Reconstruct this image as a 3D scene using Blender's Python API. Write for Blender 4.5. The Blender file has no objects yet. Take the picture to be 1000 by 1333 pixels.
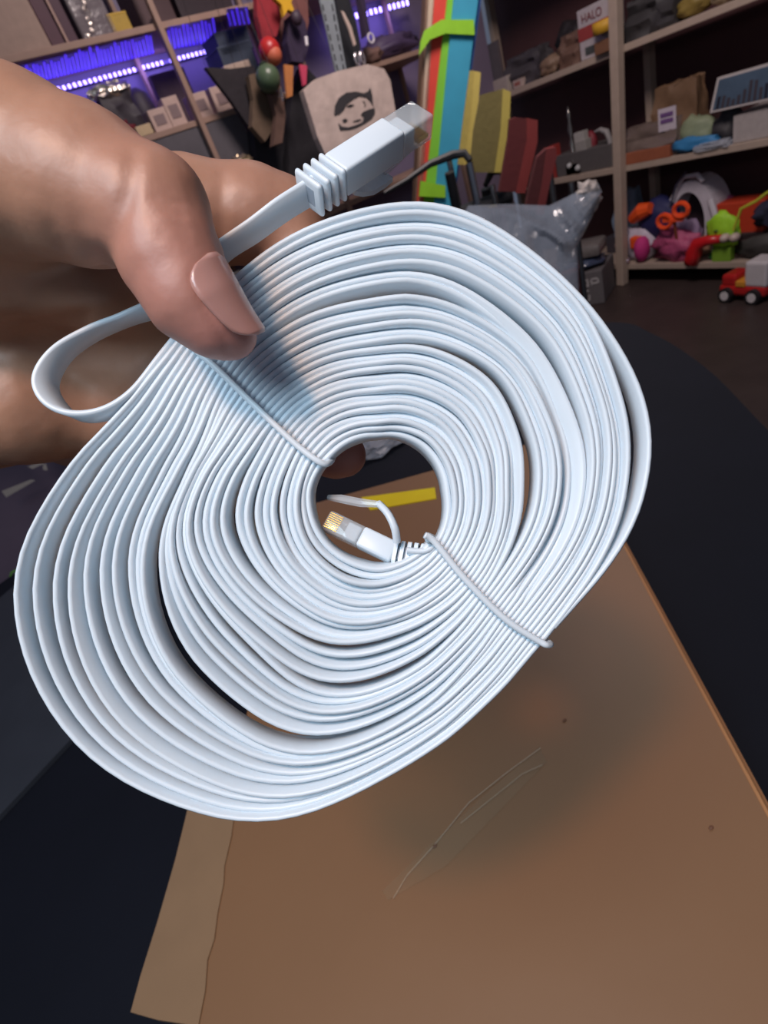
import bpy, bmesh, math, random
import numpy as np
from mathutils import Vector, Matrix, noise
random.seed(7)
# ---------------------------------------------------------------- camera, world, light, exposure
H = 1.2
F = 700.0                                                # focal length in pixels of a 1000 x 1333 frame
M = np.array([[0.81276636, -0.51766209, 0.26727665],     # rows: world x, y, z in camera axes (right, down, forward)
              [-0.48724288, -0.35248802, 0.79896594],
              [-0.31938256, -0.77960128, -0.53871757]])
scene = bpy.context.scene
cam = bpy.data.objects.new('camera', bpy.data.cameras.new('camera'))
scene.collection.objects.link(cam)
R_, D_, Z_ = M[:, 0], M[:, 1], M[:, 2]
cam.matrix_world = Matrix(((R_[0], -D_[0], -Z_[0], 0), (R_[1], -D_[1], -Z_[1], 0), (R_[2], -D_[2], -Z_[2], H), (0, 0, 0, 1)))
cam.data.sensor_fit = 'VERTICAL'; cam.data.sensor_height = 36; cam.data.sensor_width = 27
cam.data.lens = 36 * F / 1333; cam.data.clip_start = 0.01
cam.data.dof.use_dof = True; cam.data.dof.focus_distance = 0.128; cam.data.dof.aperture_fstop = 26
scene.camera = cam
scene.view_settings.view_transform = 'Standard'; scene.view_settings.look = 'None'
scene.view_settings.gamma = 1; scene.view_settings.use_curve_mapping = False
scene.view_settings.exposure = 0.0
world = bpy.data.worlds.new('world'); scene.world = world; world.use_nodes = True
world.node_tree.nodes['Background'].inputs[0].default_value = (0.62, 0.72, 1.0, 1)
world.node_tree.nodes['Background'].inputs[1].default_value = 0.14

def C2W(v): return Vector(M @ np.array(v, float)) + Vector((0, 0, H))
def area(name, loc, target, power, size, col):
    l = bpy.data.lights.new(name, 'AREA'); l.energy = power; l.size = size; l.color = col; l.shape = 'DISK'
    o = bpy.data.objects.new(name, l); scene.collection.objects.link(o); o.location = loc
    o.rotation_euler = (Vector(target) - Vector(loc)).to_track_quat('-Z', 'Y').to_euler(); return o
coil_c = C2W((0, 0, .125))
area('cool_fill', C2W((-0.30, -0.24, -0.42)), coil_c, 5.2, 0.46, (0.66, 0.85, 1.0))  # unseen cool fill behind the camera, added to light the coil
area('hanging_lamp', C2W((-.20, -.27, -.34)), C2W((.1, .1, .3)), 1.45, 0.07, (1.0, 0.42, 0.12))
area('room_fill', (1.3, 1.3, 2.7), (2.2, 2.6, 0.8), 36.0, 0.7, (1.0, 0.84, 0.80))  # unseen warm fill added overhead to brighten the far shelves

# ---------------------------------------------------------------- helpers
def lin(c): return tuple(((v/255)/12.92 if v/255 <= .04045 else ((v/255+.055)/1.055)**2.4) for v in c)
MC = {}
def mat(rgb, rough=.6, metal=0, var=.12, scale=30, bump=0.0, alpha=1, trans=0, emit=0, coat=0, sss=0, sheen=0):
    key = (rgb, rough, metal, var, scale, bump, alpha, trans, emit, coat, sss)
    if key in MC: return MC[key]
    m = bpy.data.materials.new('m_%d_%d_%d' % rgb); m.use_nodes = True
    nt = m.node_tree; b = nt.nodes['Principled BSDF']
    c = lin(rgb)
    b.inputs['Roughness'].default_value = rough; b.inputs['Metallic'].default_value = metal
    b.inputs['Coat Weight'].default_value = coat
    if sss: b.inputs['Subsurface Weight'].default_value = sss; b.inputs['Subsurface Radius'].default_value = (.004, .0015, .0008); b.inputs['Subsurface Scale'].default_value = 1
    tc = nt.nodes.new('ShaderNodeTexCoord'); n = nt.nodes.new('ShaderNodeTexNoise')
    n.inputs['Scale'].default_value = scale; n.inputs['Detail'].default_value = 4
    nt.links.new(tc.outputs['Object'], n.inputs['Vector'])
    mx = nt.nodes.new('ShaderNodeMix'); mx.data_type = 'RGBA'
    mx.inputs['A'].default_value = tuple(max(0, v*(1-var)) for v in c)+(1,); mx.inputs['B'].default_value = tuple(min(1, v*(1+var)) for v in c)+(1,)
    nt.links.new(n.outputs['Fac'], mx.inputs['Factor']); nt.links.new(mx.outputs['Result'], b.inputs['Base Color'])
    if bump:
        bp = nt.nodes.new('ShaderNodeBump'); bp.inputs['Strength'].default_value = bump; bp.inputs['Distance'].default_value = .3/scale
        nt.links.new(n.outputs['Fac'], bp.inputs['Height']); nt.links.new(bp.outputs['Normal'], b.inputs['Normal'])
    if alpha < 1: b.inputs['Alpha'].default_value = alpha
    if trans: b.inputs['Transmission Weight'].default_value = trans; b.inputs['IOR'].default_value = 1.3
    if emit: b.inputs['Emission Color'].default_value = c+(1,); b.inputs['Emission Strength'].default_value = emit
    MC[key] = m; return m

class MB:
    def __init__(s): s.v = []; s.f = []
    def add(s, vs, fs):
        o = len(s.v); s.v += [tuple(v) for v in vs]; s.f += [tuple(i+o for i in f) for f in fs]; return s
    def bm(s, b):
        b.verts.ensure_lookup_table()
        for i, v in enumerate(b.verts): v.index = i
        s.add([v.co[:] for v in b.verts], [[v.index for v in f.verts] for f in b.faces]); b.free(); return s
    def box(s, c, size, bev=0, rot=None, seg=2):
        b = bmesh.new(); bmesh.ops.create_cube(b, size=1)
        for v in b.verts: v.co = Vector((v.co.x*size[0], v.co.y*size[1], v.co.z*size[2]))
        if bev: bmesh.ops.bevel(b, geom=b.edges[:], offset=bev, segments=seg, affect='EDGES', profile=.5)
        mt = Matrix.Translation(c) @ (rot.to_4x4() if rot else Matrix())
        bmesh.ops.transform(b, matrix=mt, verts=b.verts); return s.bm(b)
    def ball(s, c, r, sub=2, nz=0, seed=0, freq=2.0, rot=None):
        b = bmesh.new(); bmesh.ops.create_icosphere(b, subdivisions=sub, radius=1)
        r = (r, r, r) if not hasattr(r, '__len__') else r
        for v in b.verts:
            d = v.co.normalized(); k = 1
            if nz: k += nz*noise.noise(d*freq+Vector((seed*3.1, seed, 0))) + nz*.5*noise.noise(d*freq*2.7+Vector((0, seed, 9)))
            p = Vector((d.x*r[0]*k, d.y*r[1]*k, d.z*r[2]*k))
            v.co = (rot @ p if rot else p) + Vector(c)
        return s.bm(b)
    def tube(s, pts, r, n=8, caps=True):
        pts = [Vector(p) for p in pts]; k = len(pts)
        rs = r if hasattr(r, '__len__') else [r]*k
        up = Vector((.13, .31, .94)); vs = []; fs = []
        for i, p in enumerate(pts):
            t = (pts[min(i+1, k-1)]-pts[max(i-1, 0)]).normalized()
            a = t.cross(up)
            if a.length < .05: a = t.cross(Vector((1, 0, 0)))
            a.normalize(); b = t.cross(a); up = a.cross(t) if a.cross(t).length > .1 else up
            for j in range(n):
                g = 2*math.pi*j/n; vs.append(p+(a*math.cos(g)+b*math.sin(g))*rs[i])
        for i in range(k-1):
            for j in range(n): fs.append((i*n+j, i*n+(j+1) % n, (i+1)*n+(j+1) % n, (i+1)*n+j))
        if caps: fs += [tuple(range(n))[::-1], tuple((k-1)*n+j for j in range(n))]
        return s.add(vs, fs)
    def lathe(s, prof, c=(0, 0, 0), n=20, rot=None):
        vs = []; fs = []; k = len(prof)
        for r, z in prof:
            for j in range(n):
                g = 2*math.pi*j/n; p = Vector((r*math.cos(g), r*math.sin(g), z)); vs.append((rot @ p if rot else p)+Vector(c))
        for i in range(k-1):
            for j in range(n): fs.append((i*n+j, i*n+(j+1) % n, (i+1)*n+(j+1) % n, (i+1)*n+j))
        fs += [tuple(range(n))[::-1], tuple((k-1)*n+j for j in range(n))]
        return s.add(vs, fs)
    def prism(s, pts, off):                       # outline of 3-D points, extruded by the vector off
        off = Vector(off); pts = [Vector(p) for p in pts]; n = len(pts)
        s.add(pts+[p+off for p in pts], [tuple(range(n))[::-1], tuple(range(n, 2*n))]+[(i, (i+1) % n, n+(i+1) % n, n+i) for i in range(n)]); return s
    def build(s, name, m, parent=None, smooth=False, origin=None, angle=40):
        me = bpy.data.meshes.new(name); o0 = Vector(origin) if origin is not None else Vector((0, 0, 0))
        me.from_pydata([tuple(Vector(v)-o0) for v in s.v], [], s.f); me.validate()
        b = bmesh.new(); b.from_mesh(me); bmesh.ops.recalc_face_normals(b, faces=b.faces); b.to_mesh(me); b.free()
        me.materials.append(m)
        if smooth:
            me.shade_smooth()
            if angle < 180: me.set_sharp_from_angle(angle=math.radians(angle))
        o = bpy.data.objects.new(name, me); scene.collection.objects.link(o)
        if parent: o.parent = parent
        elif origin is not None: o.location = o0
        return o
def tag(o, label=None, cat=None, group=None, kind=None):
    if label: o['label'] = label
    if cat: o['category'] = cat
    if group: o['group'] = group
    if kind: o['kind'] = kind
    return o
def thing(name, label, cat, loc, rz=0, group=None):
    o = bpy.data.objects.new(name, None); scene.collection.objects.link(o); o.empty_display_size = .02
    o.location = loc; o.rotation_euler = (0, 0, rz); return tag(o, label, cat, group)
def struct(o): o['kind'] = 'structure'; return o

def ray(px, py): return M @ np.array([px-500., py-667., F])
def onz(px, py, z): r = ray(px, py); t = (z-H)/r[2]; return Vector((r[0]*t, r[1]*t, z))
def P(px, py, Z): return C2W(((px-500)/F*Z, (py-667)/F*Z, Z))

class Frame:                                     # an upright plane: s runs along it, d goes into the wall, z is up
    def __init__(f, rz, dist): f.rz = rz; f.e = Vector((math.cos(rz), math.sin(rz), 0)); f.n = Vector((-math.sin(rz), math.cos(rz), 0)); f.dist = dist
    def sz(f, px, py, d=0):
        r = Vector(ray(px, py)); t = (f.dist+d)/r.dot(f.n); p = r*t; return p.dot(f.e), p.z+H
    def w(f, s, d, z): return f.e*s+f.n*(f.dist+d)+Vector((0, 0, z))
    def px(f, px, py, d=0): s, z = f.sz(px, py, d); return f.w(s, d, z)
LF = Frame(math.radians(12), 2.371905)
RF = Frame(math.radians(-90), 2.924)

# ---------------------------------------------------------------- setting
wood = mat((150, 122, 108), .6, var=.15, scale=25)
woodR = mat((170, 152, 138), .55, var=.12, scale=25)
mfloor = mat((58, 48, 46), .45, var=.35, scale=6, bump=.1)
struct(MB().box((0.8, 1.0, -.02), (7, 8, .04)).build('floor', mfloor))
a, b = LF.w(-3, .36, 0), LF.w(3.6, .36, 0)
struct(MB().prism([a, b, b+LF.n*.1, a+LF.n*.1], (0, 0, 2.8)).build('wall_left', mat((120, 108, 128), .7, var=.1, scale=8)))
a, b = RF.w(-3.75, .42, 0), RF.w(2.5, .42, 0)
struct(MB().prism([a, b, b+RF.n*.1, a+RF.n*.1], (0, 0, 2.8)).build('wall_right', mat((78, 48, 50), .75, var=.25, scale=5)))

def shelf_unit(fr, name, label, s0, s1, dep, ups, boards, thick, wm, up_w=.022, top=2.1, back=None):
    t = thing(name, label, 'shelf', fr.w((s0+s1)/2, 0, 0), fr.rz)
    c = (s0+s1)/2
    for z in boards: MB().box((0, dep/2, z-thick/2+.0), (s1-s0, dep, thick), .002).build('shelf_board', wm, t)
    for s in ups:
        lean = 0
        if isinstance(s, tuple): s, lean = s
        MB().box((s-c+lean*top/2, -up_w/2-.001, top/2), (up_w, up_w, top+.0), .003, rot=Matrix.Rotation(math.atan(lean), 3, 'Y')).build('upright', wm, t)
        MB().box((s-c, dep-up_w, top/2), (up_w*.8, up_w, top), .003).build('back_post', wm, t)
    if back: MB().box((0, dep+.012, top/2), (s1-s0, .012, top)).build('back_panel', back, t)
    return t
shelf_unit(LF, 'wall_shelf', 'thin wooden wall shelving lit by violet LEDs, at the left', .2, 2.75, .30,
           (.31, 1.29, 1.86, 2.72), (.55, 1.02, 1.499, 1.797), .02, wood, top=2.3, back=mat((112, 104, 130), .7, var=.08, scale=8))
shelf_unit(RF, 'storage_shelf', 'pale wooden storage shelving with toys on its lowest board', -3.7, -.9, .36,
           (-3.66, (-2.505, .066), -.95), (.115, .655, 1.19, 1.75), .03, woodR, .05, 2.2)

# ---------------------------------------------------------------- left shelf: LED strips
t = thing('led_strip', 'white-violet LED light strip running under the upper left shelf board', 'light strip', LF.w(1.1, .28, 1.66), LF.rz)
s0, z0 = LF.sz(41, 126, .28); s1, z1 = LF.sz(272, 66, .28); zz = (z0+z1)/2
t.location = LF.w(s0, .28, zz)
MB().box(((s1-s0)/2, .006, 0), (s1-s0+.03, .004, .012)).build('backing_tape', mat((120, 110, 160), .5), t)
mbl = MB(); n = 38
for k in range(n):
    if k in (27, 29): continue
    mbl.box(((s1-s0)*k/(n-1), 0, 0), (.007, .006, .013), .001, seg=1)
tag(mbl.build('led_row', mat((150, 130, 255), .4, emit=7.0), t), kind='stuff')
s0, z0 = LF.sz(465, 23, .28); s1, z1 = LF.sz(530, 2, .28)
t = thing('led_strip', 'short LED strip glowing violet behind the hanging toys', 'light strip', LF.w(s0, .28, (z0+z1)/2), LF.rz)
mbl = MB()
for k in range(12): mbl.box(((s1-s0)*k/11, 0, 0), (.011, .006, .022), .001, seg=1)
MB().box(((s1-s0)/2, .006, 0), (s1-s0+.03, .004, .02)).build('backing_tape', mat((120, 110, 160), .5), t)
tag(mbl.build('led_row', mat((150, 130, 255), .4, emit=7.0), t), kind='stuff')
# LED reflections on the upper board's glossy underside, painted as glowing violet strips
for (xa, ya, xb, yb, hh, lab) in ((27, 100, 197, 58, 23, 'wide comb of painted violet LED reflections left of the thin upright'),
                                  (221, 51, 279, 41, 26, 'comb of painted violet LED reflections right of the thin upright'),
                                  (298, 24, 322, 21, 20, 'shortest comb of painted violet LED reflections, above the dark teal boxes')):
    org = onz(xa, ya, 1.775); t = thing('reflection_comb', lab, 'reflection', org); mb1 = MB(); n = int((xb-xa)/4.4)
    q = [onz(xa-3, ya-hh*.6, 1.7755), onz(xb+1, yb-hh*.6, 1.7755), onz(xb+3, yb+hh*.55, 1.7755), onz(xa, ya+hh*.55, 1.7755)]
    MB().prism(q, (0, 0, -.001)).build('reflection_sheen', mat((70, 50, 150), .4, emit=.25), t, origin=org)
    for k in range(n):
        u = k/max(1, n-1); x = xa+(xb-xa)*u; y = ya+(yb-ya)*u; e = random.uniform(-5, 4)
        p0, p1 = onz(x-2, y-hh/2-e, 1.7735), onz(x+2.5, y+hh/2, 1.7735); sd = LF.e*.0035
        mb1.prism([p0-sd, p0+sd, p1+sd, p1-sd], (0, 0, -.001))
    tag(mb1.build('reflection_streaks', mat((84, 50, 255), .4, emit=.85), t, origin=org), kind='stuff')
for i, (px, py, e) in enumerate(((140, 90, .6), (255, 60, .4), (495, 15, .6))):
    l = bpy.data.lights.new('led_glow', 'AREA'); l.energy = e; l.shape = 'RECTANGLE'; l.size = .5; l.size_y = .02; l.color = (.38, .28, 1)
    o = bpy.data.objects.new('led_glow', l); scene.collection.objects.link(o); o.location = LF.px(px, py, .2); o.rotation_euler = (math.radians(50), 0, LF.rz+math.pi*0)

# ---------------------------------------------------------------- generic small goods placed on boards
def span(fr, x0, y0, x1, y1, d):
    ym = (y0+y1)/2; xm = (x0+x1)/2
    sa, _ = fr.sz(x0, ym, d); sb, _ = fr.sz(x1, ym, d); _, zt = fr.sz(xm, y0, d); _, zb = fr.sz(xm, y1, d)
    return min(sa, sb), max(sa, sb), zb, zt
def item(fr, kind, name, label, cat, box, d, dep, rgb, zb=None, group=None, m=None, tilt=0, **k):
    s0, s1, z0, z1 = span(fr, *box, d)
    if zb is not None: z0 = zb
    w, h = s1-s0, max(z1-z0, .01); m = m or mat(rgb, k.get('rough', .6), var=k.get('var', .2), scale=k.get('scale', 40), bump=k.get('bump', 0))
    o = thing(name, label, cat, fr.w((s0+s1)/2, d, z0+.0005), fr.rz, group)
    b = MB(); pn = k.get('part', 'body')
    if kind == 'box': b.box((0, dep/2, h/2), (w, dep, h), min(w, h, dep)*.04)
    elif kind == 'blob': b.ball((0, dep/2, h/2), (w/2, dep/2, h/2), 3, k.get('nz', .35), random.random()*9, k.get('freq', 2))
    elif kind == 'ball': b.ball((0, dep/2, h/2), (w/2, dep/2, h/2), 3)
    elif kind == 'bag':
        q = bmesh.new(); bmesh.ops.create_cube(q, size=1); bmesh.ops.subdivide_edges(q, edges=q.edges[:], cuts=7, use_grid_fill=True)
        sd = random.random()*9
        for v in q.verts:
            x, y, z = v.co; th = 1-.75*max(0, z+.1)**1.0; pin = 1-.15*z
            p = Vector((x*w*pin, y*dep*th, (z+.5)*h)); nn = noise.noise_vector(Vector((x*4, y*3, z*4))+Vector((sd, 0, 0)))
            v.co = p+Vector((0, dep/2, 0))+Vector((nn.x*w*.06, nn.y*dep*.25, nn.z*h*.06*(1 if z > -.4 else 0)))
        b.bm(q)
    elif kind == 'lathe': b.lathe([(w/2*r, h*z) for r, z in k['prof']], (0, dep/2, 0))
    b.build(pn, m, o, smooth=(kind not in ('box',)), angle=35 if kind == 'bag' else 180)
    if 'label_px' in k:
        lw, lh, lc = k['label_px']; MB().box((0, -.001, h*.5), (w*lw, .002, h*lh)).build('paper_label', mat(lc, .5), o)
    if 'lid' in k: MB().box((0, dep/2, h+.002), (w*1.02, dep*1.02, .006), .001).build('lid', mat(k['lid'], .6), o)
    return o, w, h
film = mat((185, 190, 200), .22, var=.1, scale=20, bump=.6, alpha=.55, coat=.6)
foil = mat((210, 200, 190), .25, metal=.9, var=.2, scale=25, bump=.8)
TB, MBz = 1.797, 1.499
item(LF, 'box', 'wall_panel', 'pale beige rounded board with a dark oval spot, top left corner', 'board', (-60, -40, 46, 78), .02, .05, (150, 125, 112), TB)[0]
o, w, h = item(LF, 'box', 'storage_box', 'dark plum box right beside the pale beige board', 'box', (46, -30, 66, 66), .05, .2, (72, 34, 52), TB)
o, w, h = item(LF, 'box', 'storage_box', 'dark plum box left of the clear blister pack', 'box', (70, -30, 84, 60), .05, .2, (66, 32, 52), TB)
MB().box((-w/2-.008, -.005, h/2), (.008, .008, h)).build('spine', mat((160, 130, 120)), o)
o, w, h = item(LF, 'box', 'blister_pack', 'clear blister pack of silvery metal bits on the top shelf', 'package', (90, -25, 138, 52), .04, .05, (88, 78, 84), TB, rough=.3)
fb = MB()
for i in range(9): fb.ball((-.03+.004*i+random.uniform(-.012, .012), -.006, .012+.014*i), (.012, .006, .010), 1, .5, i)
fb.build('metal_bits', foil, o); MB().box((0, -.012, h/2), (w*.96, .004, h*.96), .002).build('window_film', mat((150, 140, 145), .15, var=.1, scale=20, bump=.6, alpha=.25, coat=.6), o)
item(LF, 'box', 'gift_box', 'small mustard yellow box on the top left shelf', 'box', (143, 18, 170, 42), .03, .05, (168, 138, 46), TB, lid=(185, 150, 50))
item(LF, 'box', 'carton', 'dark brown carton right of the mustard yellow box', 'carton', (172, -30, 222, 34), .08, .12, (72, 50, 54), TB)
item(LF, 'box', 'carton', 'very dark carton at the right of the top left shelf', 'carton', (226, -30, 300, 22), .08, .12, (46, 34, 42), TB)
item(LF, 'lathe', 'small_jar', 'small glass jar with a bright cap above the thin upright', 'jar', (196, 24, 206, 36), .01, .02, (120, 100, 100), TB, prof=[(.7, 0), (1, .1), (1, .7), (.5, .8), (.5, 1)])
# middle board
o, w, h = item(LF, 'bag', 'foil_bag', 'black bag with crumpled silver foil top, left of the black hat', 'bag', (134, 108, 178, 168), .04, .07, (42, 34, 44), MBz)
MB().ball((0, .03, h*.95), (w*.62, .03, .03), 3, .4, 3, 3).build('foil_top', foil, o, smooth=True, angle=30)
o, w, h = item(LF, 'lathe', 'hat', 'round black hat on the violet lit shelf', 'hat', (160, 108, 216, 160), .12, .12, (40, 30, 44), MBz, part='crown', prof=[(1, 0), (1, .04), (.72, .08), (.7, .5), (.6, .85), (.3, 1)])
item(LF, 'box', 'cardboard_display', 'dark upright panel between the black hat and the thin upright', 'board', (204, 90, 252, 150), .2, .03, (64, 44, 56), MBz)
g = 'small white boxes on the left middle shelf'
for bx, lab in (((196, 140, 221, 172), 'squat small white box just right of the black hat'), ((216, 124, 238, 164), 'tall narrow white box left of the thin upright'),
                ((247, 120, 273, 148), 'small white box with printed front, right of the thin upright'), ((276, 110, 303, 142), 'wide white box at the right end of the left shelf')):
    item(LF, 'box', 'small_box', lab, 'box', bx, .03, .05, (186, 160, 150), MBz, g, label_px=(.6, .45, (130, 110, 110)))
item(LF, 'box', 'soap_block', 'cream block at the front edge beside the thumb knuckle', 'box', (178, 162, 200, 180), .0, .04, (190, 165, 130), MBz)
o, w, h = item(LF, 'blob', 'bead_string', 'heap of dark red beads beside the cream block', 'beads', (134, 155, 176, 176), .02, .05, (98, 24, 36), MBz, nz=.6, freq=5)
item(LF, 'lathe', 'glass_bottle', 'slender glass bottle standing under the LED strip', 'bottle', (120, 120, 132, 165), .06, .03, (90, 86, 120), MBz, prof=[(1, 0), (1, .6), (.4, .75), (.4, 1)])
item(LF, 'box', 'tin_box', 'lower of two dark teal boxes under the violet light', 'box', (285, 58, 330, 80), .06, .12, (52, 62, 78), 1.60, 'dark teal boxes', lid=(70, 80, 96))
item(LF, 'box', 'tin_box', 'upper of two dark teal boxes under the violet light', 'box', (281, 40, 326, 60), .06, .12, (50, 60, 76), 1.672, 'dark teal boxes', lid=(66, 76, 92))
item(LF, 'box', 'paper_box', 'pale box below the dark teal boxes', 'box', (296, 80, 332, 118), .05, .12, (176, 156, 140), MBz)
def slab(fr, name, label, cat, pts, d, th, rgb, parent=None, m=None, group=None, **k):
    ps = [fr.px(x, y, d) for x, y in pts]; org = min(ps, key=lambda p: p.z)
    o = MB().prism(ps, fr.n*th).build(name, m or mat(rgb, k.get('rough', .7), var=k.get('var', .2), scale=k.get('scale', 25), bump=k.get('bump', 0)), None, origin=org)
    if parent is None: tag(o, label, cat, group)
    return o
slab(LF, 'grey_cabinet', 'grey panel closing the front below the left middle shelf', 'panel', [(180, 184), (309, 145), (330, 190), (322, 260), (200, 260)], .004, .01, (84, 80, 86))

# ---------------------------------------------------------------- hanging goods in front of the left shelf (on one rail)
rail = thing('hanging_rail', 'dark rail at the top that the toys and bags hang from', 'rail', LF.w(1.8, -.16, 0), LF.rz)
MB().tube([(-.4, 0, 2.02), (1.3, 0, 2.02)], .01).build('bar', mat((60, 60, 62), .4, metal=.5), rail)
for s in (-.38, 1.28): MB().tube([(s, 0, 2.02), (s, .16, 2.02)], .010).build('bracket', mat((60, 60, 62), .4, metal=.5), rail)
def hang(o_loc_px, d, parent=None, name='cord', rgb=(50, 45, 45)):
    p = LF.px(*o_loc_px, d); q = LF.w(LF.sz(*o_loc_px, d)[0], -.16, 2.02); return p, q
def hslab(name, label, cat, pts, d, th, rgb, **k):
    ps = [LF.px(x, y, d) for x, y in pts]; top = max(ps, key=lambda p: p.z)
    s = top.dot(LF.e); hook = LF.w(s, -.16, 2.02)
    o = thing(name, label, cat, top)
    MB().prism(ps, LF.n*th).build(k.get('part', 'fabric'), mat(rgb, .8, var=.3, scale=18, bump=.3), o, origin=top)
    if top.z < 2.0: MB().tube([top, hook], .0008, 4).build('cord', mat((40, 36, 38), .7), o, origin=top)
    return o, top
hslab('pennant', 'pointed black fabric pennant hanging beside the green ball', 'pennant', [(268, 88), (300, 90), (330, 86), (343, 120), (346, 168), (326, 168), (300, 130)], -.1, .02, (34, 28, 34))
hslab('cloth', 'olive brown cloth hanging below the green ball', 'cloth', [(324, 98), (345, 92), (362, 120), (358, 165), (345, 185), (328, 165), (330, 130)], -.15, .03, (96, 78, 62))
hslab('red_scarf', 'dark red scarf hanging above the red ball', 'scarf', [(334, -10), (362, -10), (368, 20), (360, 48), (342, 50), (335, 20)], -.14, .03, (140, 34, 44))
hslab('cloth', 'dusty pink cloth hanging beside the yellow star', 'cloth', [(356, 5), (400, -10), (402, 30), (392, 72), (370, 60), (360, 40)], -.08, .03, (112, 70, 66))
def hball(name, label, cat, px, py, r, d, rgb, **k):
    c = LF.px(px, py, d); s = c.dot(LF.e); o = thing(name, label, cat, c)
    rr = r/F*(np.dot(np.array(c-Vector((0, 0, H))), M[:, 2]))
    MB().ball(c, rr, 3).build('ball_body', mat(rgb, .35, var=.15), o, smooth=True, origin=c, angle=180)
    MB().tube([c+Vector((0, 0, rr*.95)), LF.w(s, -.16, 2.02)], .0008, 4).build('cord', mat((40, 36, 38), .7), o, origin=c)
    return o, c, rr
o, c, rr = hball('toy_ball', 'dull green toy ball hanging with a glossy highlight', 'ball', 349, 103, 16, -.22, (76, 94, 70))
MB().lathe([(rr*.3, 0), (rr*.35, rr*.12), (rr*.2, rr*.2)], c+Vector((0, 0, rr*.92))).build('cap', mat((50, 60, 50)), o, origin=c)
o, c, rr = hball('tumbler_toy', 'red ball with an orange lower half above the green ball', 'toy', 351, 66, 14, -.2, (178, 40, 40))
MB().ball(c-LF.n*rr*.3-Vector((0, 0, rr*.45)), rr*.8, 3).build('orange_half', mat((196, 100, 72)), o, smooth=True, origin=c, angle=180)
# star
c = LF.px(372, 2, -.2); o = thing('star', 'yellow toy star at the top edge beside the red scarf', 'star', c)
ps = []
for k in range(10): r = (.05 if k % 2 == 0 else .024); g = math.pi*k/5+.3; ps.append(c+LF.e*r*math.cos(g)+Vector((0, 0, r*math.sin(g))))
MB().prism(ps, LF.n*.02).build('star_body', mat((206, 160, 40), .5), o, origin=c)
MB().tube([c+LF.n*.01+Vector((0, 0, .03)), LF.w(c.dot(LF.e), -.16, 2.02)], .002, 5).build('cord', mat((40, 36, 38), .7), o, origin=c)
o, tp = hslab('doll', 'dark purple and black doll hanging in the middle', 'doll', [(376, 22), (388, 12), (398, 30), (402, 60), (396, 82), (380, 80), (374, 55)], -.16, .04, (48, 36, 62), part='doll_body')
MB().ball(LF.px(386, 24, -.2), (.022, .02, .025), 2).build('head', mat((60, 46, 60)), o, origin=tp, smooth=True, angle=180)
MB().box(LF.px(399, 54, -.21), (.012, .008, .03), .003, rot=Matrix.Rotation(.3, 3, 'Y')).build('white_button', mat((220, 215, 220), .4), o, origin=tp)
hslab('long_coat', 'long black garment hanging left of the two fish bag', 'clothing', [(384, 110), (396, 85), (420, 110), (428, 190), (440, 250), (370, 260), (368, 210), (376, 160)], -.05, .06, (34, 32, 38))
hslab('felt_strip', 'narrow orange felt strip hanging left of the long black garment', 'cloth', [(370, 84), (382, 86), (381, 125), (374, 128)], -.2, .01, (176, 112, 62))
hslab('felt_strip', 'short pink felt strip hanging over the long black garment', 'cloth', [(390, 84), (400, 86), (399, 110), (395, 112)], -.2, .01, (186, 60, 90))
hslab('fur_tail', 'brown furry strip hanging above the index finger', 'toy', [(352, 118), (366, 112), (372, 150), (368, 186), (356, 190), (360, 150)], -.2, .03, (92, 68, 58))
hslab('black_bag', 'black cloth bag with a tan handle behind the finger', 'bag', [(330, 168), (372, 170), (378, 215), (372, 240), (335, 230)], -.05, .06, (38, 36, 42))
# crossed silver charm
c = LF.px(367, 124, -.24); o = thing('silver_charm', 'tiny silver star charm hanging by the green ball', 'charm', c)
b = MB()
for g in (.2, 1.3, 2.3): b.tube([c+(LF.e*math.cos(g)+Vector((0, 0, math.sin(g))))*.02, c-(LF.e*math.cos(g)+Vector((0, 0, math.sin(g))))*.02], .0025, 6)
b.build('charm_arms', mat((220, 220, 225), .2, metal=1), o, origin=c); MB().tube([c, LF.w(c.dot(LF.e), -.16, 2.02)], .001, 4).build('thread', mat((60, 60, 60)), o, origin=c)
# grey strap with slits
o, tp = hslab('webbing_strap', 'grey strap with dashed dark slits hanging above the fish bag', 'strap', [(415, -8), (433, -8), (451, 90), (438, 96)], -.2, .008, (128, 136, 142), part='strap')
for side in (0, 1):
    for k in range(7):
        y = 6+k*13; x = (418+y*.235 if side == 0 else 430.5+y*.185); b = MB()
        b.prism([LF.px(x, y, -.203), LF.px(x+1.3, y, -.203), LF.px(x+3, y+8, -.203), LF.px(x+1.6, y+8, -.203)], LF.n*.002); b.build('slit', mat((40, 42, 48)), o, origin=tp)
hslab('backpack', 'black bag with a pale piping edge right of the grey strap', 'bag', [(436, -10), (452, -10), (464, 30), (470, 62), (466, 90), (452, 92), (444, 50)], -.12, .06, (30, 32, 38))
hslab('piping', 'pale curved cord between the black bag and the violet light', 'cord', [(444, 14), (448, 16), (458, 36), (464, 58), (461, 60), (455, 40)], -.2, .006, (190, 170, 160), part='cord_body')
o, tp = hslab('umbrella', 'narrow dark umbrella hanging left of the violet LED glow', 'umbrella', [(468, -8), (474, -8), (482, 44), (476, 48)], -.1, .03, (52, 40, 66), part='canopy')
c = LF.px(483, 50, -.2); o = thing('key_ring', 'round white key ring badge beside the fish bag', 'key ring', c)
b = MB(); b.tube([c+(LF.e*math.cos(g)+Vector((0, 0, math.sin(g))))*.016 for g in [2*math.pi*i/18 for i in range(19)]], .004, 6); b.build('ring', mat((210, 205, 215), .4), o, origin=c, smooth=True)
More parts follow.
